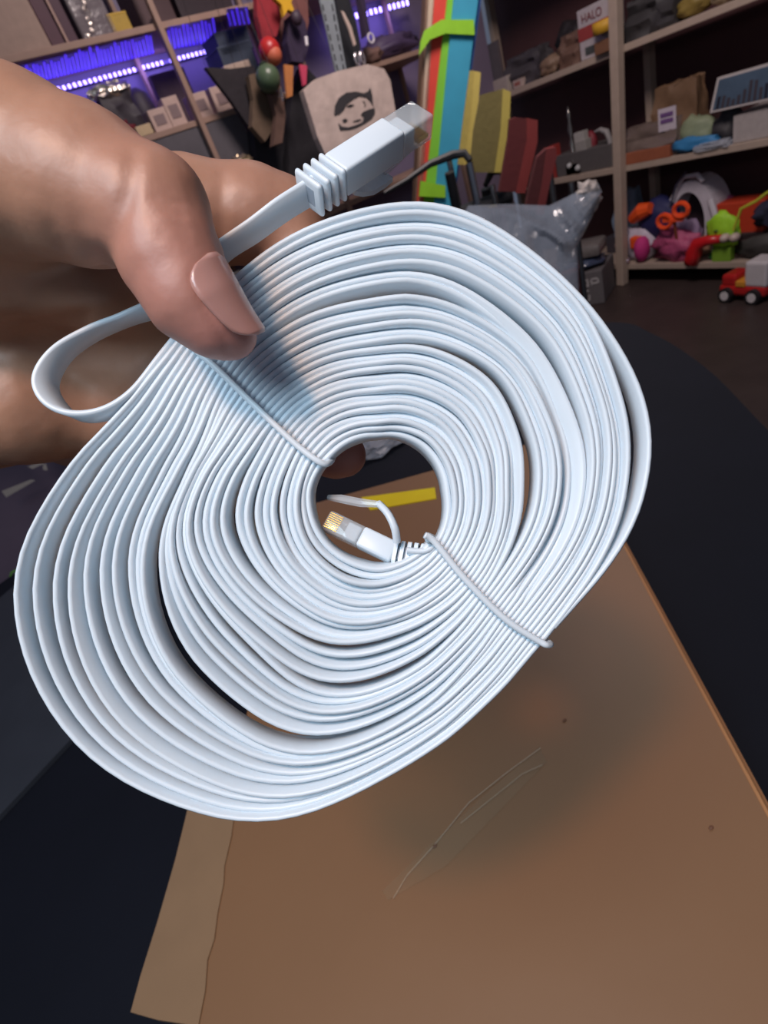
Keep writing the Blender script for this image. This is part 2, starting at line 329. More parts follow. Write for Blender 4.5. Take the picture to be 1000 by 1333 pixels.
MB().tube([c+Vector((0, 0, .016)), LF.w(c.dot(LF.e), -.16, 2.02)], .0015, 4).build('cord', mat((40, 36, 38), .7), o, origin=c)
for (x, y) in ((465, 78), (472, 76)):
    c = LF.px(x, y, -.22); o = thing('carabiner', 'small silver buckle hanging left of the fish bag top' if x < 470 else 'small silver buckle just right of its twin', 'buckle', c, group=None)
    b = MB(); b.tube([c+LF.e*math.cos(g)*.010+Vector((0, 0, math.sin(g)*.022)) for g in [2*math.pi*i/14 for i in range(15)]], .004, 6); b.build('loop', mat((190, 185, 190), .3, metal=.8), o, origin=c, smooth=True)
    MB().tube([c+Vector((0, 0, .02)), LF.w(c.dot(LF.e), -.16, 2.02)], .001, 4).build('cord', mat((40, 36, 38), .7), o, origin=c)
item(LF, 'blob', 'plush_toy', 'tan plush lump behind the fish bag top', 'toy', (478, 58, 505, 88), -.02, .08, (120, 92, 84), MBz+.0)
item(LF, 'blob', 'cloth_heap', 'dark violet cloth heap on the shelf below the short LED strip', 'cloth', (490, 36, 556, 80), .02, .2, (70, 56, 86), MBz, nz=.5)
# fish bag
pts = [(395, 118), (412, 103), (440, 93), (478, 84), (500, 90), (508, 104), (516, 150), (512, 190), (470, 215), (430, 215), (414, 180)]
o, tp = hslab('tote_bag', 'pale beige canvas bag printed with two circling dark fish', 'bag', pts, -.3, .03, (190, 172, 164), part='bag_body')
def fx(x, y): return LF.px(330+x*.23, y*.23, -.303)
shapes = [[(458, 655), (462, 600), (485, 555), (525, 526), (580, 520), (628, 530), (650, 518), (662, 498), (673, 540), (679, 605), (662, 575), (640, 552), (600, 545), (565, 562), (525, 595), (512, 622), (490, 645)],
          [(482, 698), (500, 718), (540, 722), (590, 706), (622, 690), (625, 664), (608, 652), (620, 636), (650, 622), (686, 612), (688, 642), (668, 675), (630, 700), (580, 725), (540, 735), (490, 738)],
          [(525, 603), (550, 592), (572, 597), (545, 608)], [(505, 680), (520, 672), (535, 682), (522, 694), (508, 692)], [(562, 690), (590, 678), (612, 676), (590, 690)],
          [(618, 572), (630, 578), (636, 600), (628, 608), (632, 592)]]
for s in shapes: MB().prism([fx(*p) for p in s], LF.n*.002).build('fish_print', mat((52, 50, 54), .7), o, origin=tp)
# foil by the finger
c = LF.px(313, 212, -.05); o = tag(MB().ball(c, (.05, .03, .025), 3, .4, 5, 3).build('foil_wrap', mat((190, 170, 140), .3, metal=.8, bump=.8), None, smooth=True, origin=c, angle=30), 'crumpled gold foil wrap just above the index finger', 'wrap')

# ---------------------------------------------------------------- rainbow roll
o0 = P(565, 330, 2.6)
t = thing('beach_windbreak', 'tall folded rainbow striped windbreak held by a lime green band', 'windbreak', Vector((P(560, 420, 2.6).x, P(560, 420, 2.6).y, 0)))
def cols(xt, xb, yb, yt=-12): return [(xt[0], yt), (xt[1], yt), (xb[1], yb), (xb[0], yb)]
Zr = 2.25; FW = Frame(math.radians(-20), float(Vector(P(585, 120, Zr)-Vector((0, 0, H))).dot(Vector((math.sin(math.radians(20)), math.cos(math.radians(20)), 0)))))
for nm, xt, xb, d, rgb in (('brown_fold', (555, 562), (541, 547), .02, (110, 86, 70)), ('cream_fold', (559, 566), (545, 550), .0, (190, 170, 150)), ('red_fold', (565, 584), (544, 553), .0, (206, 62, 50)),
                           ('white_fold', (583, 590), (560, 566), .01, (200, 200, 190)), ('green_fold', (584, 597), (552, 578), -.01, (118, 190, 50)), ('cyan_fold', (592, 624), (566, 590), -.02, (52, 150, 182)), ('blue_fold', (622, 628), (588, 592), .0, (30, 76, 140))):
    pts = [FW.px(x, y, d) for x, y in cols(xt, xb, 262)]
    # carry the folds down to the floor along their own lean
    v0, v1 = pts[3]-pts[0], pts[2]-pts[1]; k0 = (pts[3].z-.01)/-v0.z; k1 = (pts[2].z-.01)/-v1.z
    pts = [pts[0], pts[1], pts[2]+v1*k1, pts[3]+v0*k0]
    MB().prism(pts, FW.n*.07).build(nm, mat(rgb, .7, var=.12, scale=14), t, origin=t.location)
b = MB(); b.prism([FW.px(x, y, -.035) for x, y in [(553, 40), (575, 26), (617, 26), (618, 46), (580, 44), (560, 52), (546, 72), (548, 55)]], FW.n*.012); b.build('lime_band', mat((140, 200, 46), .5), t, origin=t.location)
b = MB(); b.prism([FW.px(x, y, -.035) for x, y in [(548, 236), (580, 242), (580, 258), (546, 256)]], FW.n*.012); b.build('lime_band', mat((140, 200, 46), .5), t, origin=t.location)

# ---------------------------------------------------------------- chairs beside the roll
FC = Frame(math.radians(-35), 2.15)
def chair(label, pts, edge, rgb, ergb, d, grp):
    ps = [FC.px(x, y, d) for x, y in pts]; ls = [p for p in ps]; c = sum(ls, Vector())/len(ls)
    t = thing('folding_chair', label, 'chair', Vector((c.x, c.y, 0)), 0, grp)
    low = min(p.z for p in ls)
    MB().prism(ls, FC.n*.045).build('backrest', mat(rgb, .85, var=.15, scale=60, bump=.2), t, origin=t.location)
    MB().prism([FC.px(x, y, d-.006) for x, y in edge], FC.n*.055).build('backrest_edge', mat(ergb, .8, var=.1, scale=60), t, origin=t.location)
    for u in (-.10, .10):
        q = Vector((c.x, c.y, 0))+FC.e*u+FC.n*.022; MB().tube([q+Vector((0, 0, .005)), q+Vector((0, 0, low+.05))], .011, 8).build('leg', mat((140, 145, 150), .25, metal=.9), t, origin=t.location)
    MB().box(Vector((c.x, c.y, .46))+FC.n*.022, (.18, .035, .30), .012, rot=Matrix.Rotation(FC.rz, 3, 'Z')).build('seat', mat(rgb, .85, var=.15), t, origin=t.location)
    return t
g = 'upholstered folding chairs standing folded at the room corner'
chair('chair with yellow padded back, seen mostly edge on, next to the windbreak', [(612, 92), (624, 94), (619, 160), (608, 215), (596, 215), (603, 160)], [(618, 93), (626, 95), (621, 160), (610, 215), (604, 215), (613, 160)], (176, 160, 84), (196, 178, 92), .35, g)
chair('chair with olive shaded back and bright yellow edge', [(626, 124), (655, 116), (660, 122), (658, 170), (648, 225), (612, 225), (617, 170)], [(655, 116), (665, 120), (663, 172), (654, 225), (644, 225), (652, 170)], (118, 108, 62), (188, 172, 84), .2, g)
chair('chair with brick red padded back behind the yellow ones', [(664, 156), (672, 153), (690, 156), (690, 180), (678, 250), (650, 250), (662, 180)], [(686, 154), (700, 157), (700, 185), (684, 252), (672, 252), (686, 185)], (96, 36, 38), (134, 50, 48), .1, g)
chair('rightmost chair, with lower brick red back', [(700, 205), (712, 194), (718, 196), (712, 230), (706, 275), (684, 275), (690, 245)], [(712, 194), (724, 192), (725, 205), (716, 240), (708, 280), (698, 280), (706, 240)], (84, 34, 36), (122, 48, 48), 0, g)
# black armrest frame with chrome posts
t = thing('armchair_frame', 'black armed chair frame with chrome tubes under the yellow chairs', 'chair', Vector((P(600, 250, 1.9).x, P(600, 250, 1.9).y, 0)))
za = 1.9
b = MB(); b.tube([P(x, y, za) for x, y in ((500, 252), (530, 235), (560, 214), (590, 202), (605, 200), (612, 210))], [.006, .009, .012, .015, .014, .011], 8); b.build('armrest', mat((30, 32, 36), .5), t, smooth=True, origin=t.location)
b = MB(); b.tube([P(x, y, za+.15) for x, y in ((632, 242), (640, 224), (652, 222), (658, 232))], [.01, .015, .015, .012], 8); b.build('armrest', mat((30, 32, 36), .5), t, smooth=True, origin=t.location)
for (x, y, z) in ((611, 212, za), (655, 235, za+.15)):
    p = P(x, y, z); MB().tube([p, Vector((p.x-.01, p.y-.01, .01))], .013, 10).build('chrome_leg', mat((150, 156, 162), .2, metal=.9), t, smooth=True, origin=t.location)
for (x, y, z) in ((585, 225, za+.1), (632, 246, za+.22)):
    p = P(x, y, z); MB().tube([p, Vector((p.x+.1, p.y+.2, .01))], .018, 10).build('black_leg', mat((34, 36, 40), .5), t, smooth=True, origin=t.location)
p, q = P(585, 225, za+.1), P(632, 246, za+.22); MB().box((p+q)/2-Vector((0, 0, .1)), (.3, .1, .05), .02, rot=Matrix.Rotation(-.5, 3, 'Z')).build('seat', mat((34, 36, 42), .7), t, origin=t.location)

# ---------------------------------------------------------------- right shelving: goods
T3, T2, T1 = 1.19, .655, .115
def text(s, size, m, parent, loc, rot, name='lettering'):
    cu = bpy.data.curves.new(name, 'FONT'); cu.body = s; cu.size = size; cu.extrude = .0006; cu.align_x = 'CENTER'; cu.align_y = 'CENTER'
    tmp = bpy.data.objects.new('tmp', cu); scene.collection.objects.link(tmp)
    me = bpy.data.meshes.new_from_object(tmp); bpy.data.objects.remove(tmp); me.materials.clear(); me.materials.append(m)
    o = bpy.data.objects.new(name, me); scene.collection.objects.link(o); o.parent = parent; o.location = loc; o.rotation_euler = rot; return o
FRONT = (math.pi/2, 0, 0)
def it(kind, name, label, cat, box, d, dep, rgb, zb=None, **k): return item(RF, kind, name, label, cat, box, d, dep, rgb, zb, **k)
o, w, h = it('box', 'lamp_box', 'tall white and red printed box on the upper right shelf', 'box', (753, 4, 797, 82), .03, .1, (176, 168, 172), T3)
MB().box((-.0, -.001, h*.52), (w, .003, h*.26)).build('red_band', mat((150, 62, 60), .5), o)
text('HALO', .05, mat((110, 40, 44), .5), o, (-w*.05, -.003, h*.80), FRONT)
MB().box((.01, -.0015, h*.16), (w*.75, .003, h*.16)).build('photo_print', mat((70, 74, 74), .5, var=.6, scale=60), o)
o, w, h = it('lathe', 'tape_roll', 'yellow tape roll leaning before the white and red printed box', 'tape', (772, 26, 800, 50), -.02, .04, (196, 150, 40), T3+.08, prof=[(1, 0), (1, 1), (.6, 1), (.6, .02)])
it('box', 'kraft_carton', 'kraft carton under the yellow tape roll', 'carton', (774, 52, 800, 78), -.03, .05, (120, 84, 62), T3)
it('bag', 'paper_bag', 'brown paper bag left of the white and red printed box', 'bag', (727, 44, 756, 92), .04, .1, (104, 78, 66), T3)
it('blob', 'black_pouch', 'black pouch behind the brown paper bag', 'pouch', (716, 34, 752, 80), .18, .1, (38, 34, 38), T3, nz=.5)
it('bag', 'grey_bag', 'slumped grey fabric bag on the upper right shelf', 'bag', (655, 70, 702, 112), .05, .14, (66, 62, 66), T3)
it('blob', 'bread_bag', 'small beige crumpled packet in front of the slumped grey bag', 'packet', (698, 76, 724, 102), .02, .08, (128, 104, 86), T3, nz=.5)
it('box', 'flat_box', 'white flat box at the left end of the upper right shelf', 'box', (634, 104, 662, 128), .02, .1, (168, 156, 148), T3)
it('box', 'small_carton', 'small white and pink carton beside the flat white box', 'box', (668, 104, 680, 120), .02, .06, (178, 158, 150), T3, label_px=(.6, .4, (150, 90, 80)))
it('blob', 'orange_pouch', 'dull orange pouch at the left end of the upper right shelf', 'pouch', (618, 118, 640, 150), .03, .1, (156, 96, 64), T3)
it('box', 'grey_board', 'pale grey slanted board at the left of the upper right shelf', 'board', (606, 62, 652, 110), .2, .02, (98, 88, 92), T3)
it('bag', 'black_sack', 'black sack right of the front upright on the upper shelf', 'bag', (812, -10, 878, 58), .04, .16, (52, 50, 52), T3)
it('blob', 'yellow_packet', 'mustard packet beside the black sack', 'packet', (874, -6, 918, 32), .03, .1, (128, 108, 50), T3, nz=.4)
it('blob', 'beige_packet', 'beige packet at the right of the mustard one', 'packet', (918, -20, 950, 14), .03, .1, (148, 130, 104), T3, nz=.4)
# middle board, right of the upright
o, w, h = it('bag', 'kraft_bag', 'kraft bag with a white and purple label on the middle right shelf', 'bag', (848, 110, 906, 178), .08, .1, (112, 86, 64), T2)
MB().box((-.0, -.045, h*.55), (.10, .003, .10)).build('white_label', mat((196, 186, 196), .5), o)
for zz in (.62, .53): MB().box((0, -.048, h*zz), (.07, .003, .018)).build('purple_print', mat((110, 80, 130), .5), o)
it('bag', 'clear_bag', 'clear plastic bag of brown goods against the front upright', 'bag', (806, 164, 880, 212), .02, .12, (110, 96, 90), T2, rough=.25)
it('box', 'orange_tray', 'flat dull orange tray beneath the clear plastic bag', 'tray', (806, 196, 872, 222), -.0, .1, (150, 86, 60), T2)
it('blob', 'plush_toy', 'pale green plush on the middle right shelf', 'toy', (874, 154, 924, 190), .04, .1, (130, 140, 112), T2, nz=.3)
it('blob', 'blue_cloth', 'bright blue cloth in front of the pale green plush', 'cloth', (868, 180, 930, 200), -.0, .06, (48, 118, 168), T2, nz=.5)
it('blob', 'black_cloth', 'black cloth between the green plush and the white carton', 'cloth', (918, 148, 956, 198), .03, .12, (48, 46, 50), T2, nz=.4)
it('bag', 'cellophane', 'crinkled clear wrap at the shelf edge below the black cloth', 'wrap', (902, 186, 946, 206), -.01, .05, (160, 160, 165), T2, m=film)
it('box', 'wooden_pole', 'short upright wooden pole behind the kraft bag', 'pole', (907, 100, 915, 170), .28, .025, (110, 74, 66), T2)
o, w, h = it('box', 'carton', 'large white carton at the right end of the middle shelf', 'carton', (954, 142, 1040, 196), .02, .2, (168, 160, 158), T2)
# picture
zt = T2+h+.002
o = thing('framed_picture', 'framed city skyline picture leaning on the large white carton', 'picture', RF.px(925, 150, -.0))
q = [RF.px(x, y, -.01) for x, y in ((924, 148), (934, 102), (1060, 66), (1060, 118))]
org = o.location.copy()
MB().prism(q, RF.n*.02).build('frame', mat((190, 182, 180), .5), o, origin=org)
def pq(u, v): a = q[0].lerp(q[3], u); b = q[1].lerp(q[2], u); return a.lerp(b, v)-RF.n*.0015
MB().prism([pq(.03, .07), pq(.03, .93), pq(.97, .93), pq(.97, .07)], RF.n*.002).build('sky_print', mat((78, 96, 116), .4, var=.3, scale=12), o, origin=org)
for k in range(16):
    u = .06+k*.055; hh = .25+.25*random.random()+(.22 if k in (6, 7) else 0)
    MB().prism([pq(u, .08)-RF.n*.001, pq(u, hh)-RF.n*.001, pq(u+.035, hh)-RF.n*.001, pq(u+.035, .08)-RF.n*.001], RF.n*.001).build('building_print', mat(random.choice([(44, 46, 58), (70, 66, 74), (108, 100, 104)]), .4), o, origin=org)
# middle board, left of the upright
o, w, h = it('lathe', 'ornament', 'slim silver spire ornament on the dark middle shelf', 'ornament', (735, 138, 746, 205), .04, .03, (150, 150, 150), T2+.06, m=mat((170, 165, 160), .25, metal=.9), prof=[(.9, 0), (1, .05), (.3, .15), (.5, .35), (.2, .45), (.45, .6), (.2, .75), (.35, .85), (.05, 1)])
MB().box((0, .015, -.03), (w*1.6, .05, .06), .004).build('base', mat((90, 74, 60)), o)
it('box', 'small_box', 'upper small white box right of the silver spire', 'box', (747, 173, 760, 186), .04, .04, (168, 164, 160), T2+.115)
it('box', 'small_box', 'lower small white box right of the silver spire', 'box', (749, 184, 763, 206), .035, .05, (150, 146, 142), T2+.055)
o, w, h = it('box', 'grey_tray', 'long flat grey tray under the silver spire and boxes', 'tray', (722, 196, 797, 222), .03, .2, (88, 84, 84), T2)
it('ball', 'red_ball', 'dark red ball on the grey tray', 'ball', (757, 172, 772, 194), .08, .06, (120, 32, 44), T2+.06)
o, w, h = it('box', 'red_box', 'narrow red box at the left of the grey tray', 'box', (716, 190, 724, 232), .03, .05, (150, 50, 46), T2)
c = RF.px(786, 178, .05); o = thing('white_hook', 'curved white horn shape leaning by the upright', 'ornament', c)
MB().tube([RF.px(x, y, .05) for x, y in ((774, 172), (782, 169), (790, 172), (794, 182), (795, 200))], [.004, .012, .016, .014, .01], 8).build('horn_body', mat((150, 146, 146), .5), o, smooth=True, origin=c)
for i, (x, y) in enumerate(((741, 218), (752, 221))):
    c = RF.px(x, y-2, 0); tag(MB().ball(c, .016, 2, .4, i).build('glass_pebble', mat((190, 190, 190), .2), None, smooth=True, origin=c, angle=180), ['left', 'right'][i]+' one of two pale pebbles on the front edge of the middle shelf', 'pebble')
# bottom board: toys
# toy blaster: navy body with orange ends
o, w, h = it('blob', 'toy_blaster', 'navy blue toy blaster with bright orange muzzle and grip', 'toy', (824, 262, 874, 316), .06, .12, (32, 36, 84), T1+.08, nz=.2, part='blaster_body')
MB().tube([(-.13, .0, .16), (-.06, .0, .20), (.0, 0, .21)], [.03, .045, .03], 10).build('muzzle', mat((232, 86, 34), .4), o)
MB().box((-.085, -.02, .035), (.08, .05, .07), .012).build('grip', mat((232, 86, 34), .4), o); MB().tube([(.1, .03, .2), (.14, .03, .3), (.2, .03, .36)], .006, 6).build('sling', mat((60, 60, 80)), o)
o, w, h = it('blob', 'plush_toy', 'white plush toy with a magenta patch against the front upright', 'toy', (803, 298, 848, 346), .03, .12, (196, 186, 200), T1, nz=.3, part='plush_body')
MB().ball((.06, -.0, .08), (.045, .05, .075), 2, .2).build('magenta_patch', mat((190, 48, 120), .8), o, smooth=True, angle=180)
MB().ball((-.11, .02, .1), (.04, .03, .025), 2, .2).build('paw', mat((160, 130, 130), .8), o, smooth=True, angle=180)
c = RF.px(816, 340, -.0); tag(MB().ball(c, .022, 2).build('silver_ball', mat((210, 190, 200), .2, metal=.8), None, smooth=True, origin=c, angle=180), 'small silver ball below the white plush toy', 'ball')
# dome carrier
s0, s1, z0, z1 = span(RF, 864, 236, 934, 312, .12)
o = thing('pet_carrier', 'white toy pet carrier with a round arched opening on the bottom shelf', 'toy', RF.w((s0+s1)/2, .12, T1+.001), RF.rz); w = s1-s0; h = z1-T1
def arch(w_, h_, n=14): return [(-w_/2, 0)]+[(-w_/2*math.cos(math.pi*i/n)**1 if True else 0, h_*(.45+.55*math.sin(math.pi*i/n))) for i in range(n+1)]+[(w_/2, 0)]
outer = arch(w*.95, h); inner = arch(w*.62, h*.78)
vs = []; fs = []; n = len(outer)
for y in (0, .14):
    vs += [(x, y, z) for x, z in outer]+[(x-.01, y, z+h*.08) for x, z in inner]
for i in range(n-1): fs += [(i, i+1, n+i+1, n+i), (2*n+i, 3*n+i, 3*n+i+1, 2*n+i+1), (i, 2*n+i, 2*n+i+1, i+1), (n+i, n+i+1, 3*n+i+1, 3*n+i)]
fs += [(0, n, 3*n, 2*n), (n-1, 3*n-1, 4*n-1, 2*n-1)]
MB().add(vs, fs).build('shell', mat((200, 196, 206), .4), o)
MB().box((0, .07, .02), (w*.9, .14, .04), .01).build('tray', mat((190, 186, 198), .4), o)
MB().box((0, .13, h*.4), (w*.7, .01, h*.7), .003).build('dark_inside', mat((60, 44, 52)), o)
MB().tube([(-w*.2, 0, h*.97), (-w*.1, 0, h*1.06), (w*.15, 0, h*1.06), (w*.25, 0, h*.97)], .012).build('handle', mat((210, 206, 214), .4), o)
MB().tube([(w*.5, -.02, .02), (w*.52, -.02, h*.5), (w*.42, -.02, h*.75)], .016).build('side_rib', mat((210, 206, 214), .4), o)
o, w, h = it('box', 'toy_goggles', 'bright orange toy glasses in front of the white pet carrier', 'toy', (862, 280, 888, 290), -.02, .02, (240, 84, 40), None, part='bridge')
for sx in (-.045, .055): MB().tube([(sx+.042*math.cos(g), 0, .03+.035*math.sin(g)+sx*.5) for g in [2*math.pi*i/12 for i in range(13)]], .012, 6).build('rim', mat((244, 84, 40), .4), o, smooth=True)
MB().tube([(0, .02, .0), (0, .05, RF.w(0, 0, T1).z-o.location.z)], .008).build('stem', mat((120, 60, 40)), o)
it('box', 'orange_crate', 'orange red crate behind the lime toy', 'crate', (930, 264, 994, 314), .14, .12, (192, 62, 34), T1+.06, var=.1)
it('box', 'grey_crate', 'dark crate carrying the orange red crate', 'crate', (925, 305, 1002, 330), .12, .16, (60, 48, 50), T1)
it('ball', 'pink_ball', 'mauve pink ball right of the pet carrier', 'ball', (925, 258, 950, 290), .2, .1, (160, 80, 120), T1+.16)
it('box', 'toy_block', 'dark toy block carrying the mauve pink ball', 'toy', (922, 285, 954, 320), .27, .09, (90, 50, 60), T1)
it('blob', 'feather_boa', 'dusty pink feathery heap below the orange glasses', 'toy', (846, 302, 900, 346), -.0, .1, (176, 76, 116), T1, nz=.7, freq=4, bump=.8)
it('blob', 'cloth_doll', 'tan cloth doll at the middle of the bottom shelf', 'doll', (880, 310, 922, 346), .05, .1, (170, 126, 100), T1, nz=.5)
it('blob', 'mauve_plush', 'purple grey plush under the pet carrier', 'toy', (868, 288, 910, 316), .06, .06, (140, 120, 150), T1+.04, nz=.4)
o, w, h = it('blob', 'lime_toy', 'flat lime green cut-out toy before the orange red crate', 'toy', (916, 280, 960, 314), .0, .05, (160, 214, 46), T1+.07, nz=.3, part='lime_body')
for k, (x, z) in enumerate(((-.05, .03), (.03, .07), (-.02, .09), (.05, .04))): MB().ball((x, .0, z), (.012, .01, .008), 2).build('dark_hole', mat((70, 100, 30)), o, smooth=True, angle=180)
MB().box((0, .03, -.035), (.1, .04, .07), .004).build('foot', mat((120, 160, 46)), o)
c = RF.px(915, 346, -.01); c.z = T1+.02; o = thing('toy_cane', 'bright red curved plastic toy at the front of the bottom shelf', 'toy', c)
MB().tube([c+Vector((0, y, z)) for y, z in ((.09, .0), (.06, .0), (.05, .04), (.03, .085), (-.03, .10), (-.1, .105))], [.03, .04, .042, .035, .025, .02], 10).build('curved_body', mat((196, 30, 36), .3), o, smooth=True, origin=c, angle=180)
for k in range(2): MB().ball(c+Vector((0, -.12-.05*k, .108)), (.03, .025, .022), 2).build('pale_segment', mat((190, 170, 160), .4), o, smooth=True, origin=c, angle=180)
it('blob', 'green_cloth', 'small green cloth behind the red curved toy', 'cloth', (918, 330, 950, 348), .03, .06, (50, 130, 70), T1, nz=.4)
o, w, h = it('blob', 'dark_shoe', 'dark olive lump at the right end of the bottom shelf', 'shoe', (952, 310, 1030, 348), .01, .1, (62, 60, 58), T1, nz=.3)
it('blob', 'navy_cloth', 'navy heap with pale top at the right frame edge', 'cloth', (972, 266, 1030, 312), .05, .12, (50, 52, 74), T1+.13, nz=.4)
c = RF.px(985, 285, .0); o = thing('yellow_strap', 'thin yellow green strap curling at the right frame edge', 'strap', c)
MB().tube([RF.px(x, y, -.01) for x, y in ((955, 300), (965, 272), (985, 262), (998, 252), (1010, 246))], .007, 6).build('strap_body', mat((190, 196, 60), .5), o, origin=c, smooth=True)
it('bag', 'blue_bag', 'pale blue clear bag just left of the front upright', 'bag', (798, 250, 826, 308), .2, .1, (120, 136, 156), T1+.1, rough=.3)
it('box', 'dark_carton', 'dark carton under the pale blue bag', 'carton', (790, 308, 826, 346), .2, .12, (64, 60, 68), T1)

# ---------------------------------------------------------------- on the floor
cp = onz(975, 388, 0); o = thing('toy_car', 'red toy fire car with white wheels on the dark floor', 'car', cp, math.radians(-95))
mr = mat((176, 34, 34), .3, coat=.5)
MB().box((0, 0, .055), (.24, .12, .05), .015).build('chassis', mr, o); MB().box((-.07, 0, .10), (.08, .11, .06), .015).build('bonnet', mr, o)
MB().box((.065, 0, .135), (.11, .11, .12), .012).build('white_cabin', mat((196, 190, 192), .4), o); MB().box((-.005, 0, .09), (.05, .125, .03), .006).build('yellow_trim', mat((206, 140, 50), .4), o)
for x in (-.07, .07):
    for y in (-.065, .065):
        wh = MB().lathe([(.036, -.016), (.036, .016)], (x, y, .036), 18, Matrix.Rotation(math.pi/2, 3, 'X')).build('wheel', mat((30, 28, 30), .6), o)
        MB().lathe([(.022, -.019), (.022, .019)], (x, y, .036), 14, Matrix.Rotation(math.pi/2, 3, 'X')).build('hub', mat((206, 200, 200), .4), wh)
# grey carton with mark and the plastic bags
c0 = onz(792, 384, 0); rz = math.radians(-62)
s = thing('grey_carton', 'grey carton printed with white angular marks at the shelf foot', 'carton', onz(770, 400, 0)+Vector((-.02, .1, 0)), rz)
MB().box((0, .15, .1), (.34, .3, .2), .006).build('carton_body', mat((96, 92, 94), .7, var=.1), s)
mw = mat((176, 172, 172), .6)
for (x, z, w_, h_) in ((.06, .155, .06, .010), (.035, .13, .010, .06), (.06, .12, .06, .010), (.085, .14, .01, .03), (.06, .09, .05, .01), (.04, .06, .01, .06), (.065, .035, .05, .01), (.085, .05, .01, .03), (.125, .155, .05, .01), (.105, .14, .01, .04), (.145, .145, .01, .03), (.12, .13, .04, .01)):
    MB().box((x, -.001, z), (w_, .003, h_)).build('white_mark', mw, s)
s2 = thing('blue_tray', 'dark blue glossy packet stacked on the grey carton', 'packet', s.location+Vector((0, 0, .202)), rz)
b = MB(); b.ball((.02, .12, .03), (.15, .12, .03), 3, .3, 4); b.build('packet_body', mat((62, 72, 96), .25, coat=.5), s2, smooth=True, angle=180)
s3 = thing('grey_packet', 'grey wrapped packet on top of the dark blue one', 'packet', s.location+Vector((0, 0, .265)), rz)
b = MB(); b.box((.03, .14, .035), (.26, .2, .07), .02); b.build('packet_body', mat((112, 106, 104), .4, var=.2, bump=.5), s3, smooth=True)
fl = mat((140, 150, 164), .16, var=.3, scale=10, bump=.5, alpha=.5, coat=1.0)
pc = P(690, 300, 2.35)
def crumple(name, label, cat, pts, Z, th, m, seed):
    """a creased plastic bag: a rounded volume under an outline, with folds"""
    ps = [P(x, y, Z) for x, y in pts]; c = sum(ps, Vector())/len(ps); nrm = Vector((-.75, -.62, .2)).normalized()
    org = Vector((c.x, c.y, min(p.z for p in ps))); vs = []; fs = []; n = len(ps); fine = []
    for i in range(n):
        for k in range(9): fine.append(ps[i].lerp(ps[(i+1) % n], k/9))
    n = len(fine); R = 22
    for side in (1, -1):
        base = len(vs)
        for r in range(R+1):
            u = r/R
            for i, p in enumerate(fine):
                q = c.lerp(p, u); fo = noise.noise(q*7+Vector((seed, 0, 0)))*.5+.45*max(0, 1-4*abs(noise.noise(Vector((q.x*9, q.y*9, q.z*6))+Vector((0, seed, 0)))))-.1
                vs.append(q+nrm*side*th*(math.sqrt(max(0, 1-u*u))*(.65+.7*fo)))
        for r in range(R):
            for i in range(n): fs.append((base+r*n+i, base+r*n+(i+1) % n, base+(r+1)*n+(i+1) % n, base+(r+1)*n+i))
    o = thing(name, label, cat, org); MB().add(vs, fs).build('film', m, o, smooth=True, origin=org, angle=25); return o
o = crumple('plastic_bag', 'large crumpled clear plastic bag lying beside the coil', 'bag', [(610, 268), (660, 266), (715, 268), (752, 250), (778, 238), (784, 250), (770, 285), (752, 320), (755, 420), (760, 690), (600, 690), (570, 330)], 1.75, .08, fl, 3)
b = MB(); b.box((0, 0, .25), (.2, .12, .5), .03, rot=Matrix.Rotation(.5, 3, 'Z')); o2 = b.build('packed_goods', mat((74, 84, 100), .8), o); o2.location = (.1, .12, .02)
b = MB(); b.ball((0, 0, 0), (.045, .03, .05), 3, .4, 7, 3); o2 = b.build('shiny_crease', mat((205, 196, 190), .22, var=.3, scale=20, bump=.8, alpha=.75, coat=.8), o, smooth=True, angle=25); o2.location = P(766, 258, 1.76)-o.location

# ---------------------------------------------------------------- table, cardboard box, mat
TZ = .75
ring = [(.894, .82), (.864, .687), (.770, .518), (.644, .351), (.48, .13), (.25, -.06), (-.1, -.18), (-.5, -.1), (-.78, .2), (-.86, .6), (-.72, 1.0), (-.35, 1.22), (.1, 1.32), (.5, 1.28), (.78, 1.1)]
def smooth_ring(r, k=6):
    n = len(r); out = []
    for i in range(n):
        p0, p1, p2, p3 = [np.array(r[(i+j) % n]) for j in (-1, 0, 1, 2)]
        for q in range(k):
            t = q/k; out.append(tuple(.5*((2*p1)+(-p0+p2)*t+(2*p0-5*p1+4*p2-p3)*t*t+(-p0+3*p1-3*p2+p3)*t**3)))
    return out
t = thing('round_table', 'black rounded table carrying the open cardboard box', 'table', (.05, .57, 0))
top = [Vector((x, y, TZ-.03)) for x, y in smooth_ring(ring)]
mt_ = mat((22, 25, 35), .7, var=.2, scale=10); mt_.node_tree.nodes['Principled BSDF'].inputs['Specular IOR Level'].default_value = .2
MB().prism(top, (0, 0, .03)).build('tabletop', mt_, t, origin=t.location)
MB().lathe([(.05, .03), (.045, .5), (.06, .72)]).build('pedestal', mat((22, 22, 24), .4), t)
MB().lathe([(.34, 0), (.34, .015), (.06, .04)], n=32).build('base', mat((22, 22, 24), .4), t)
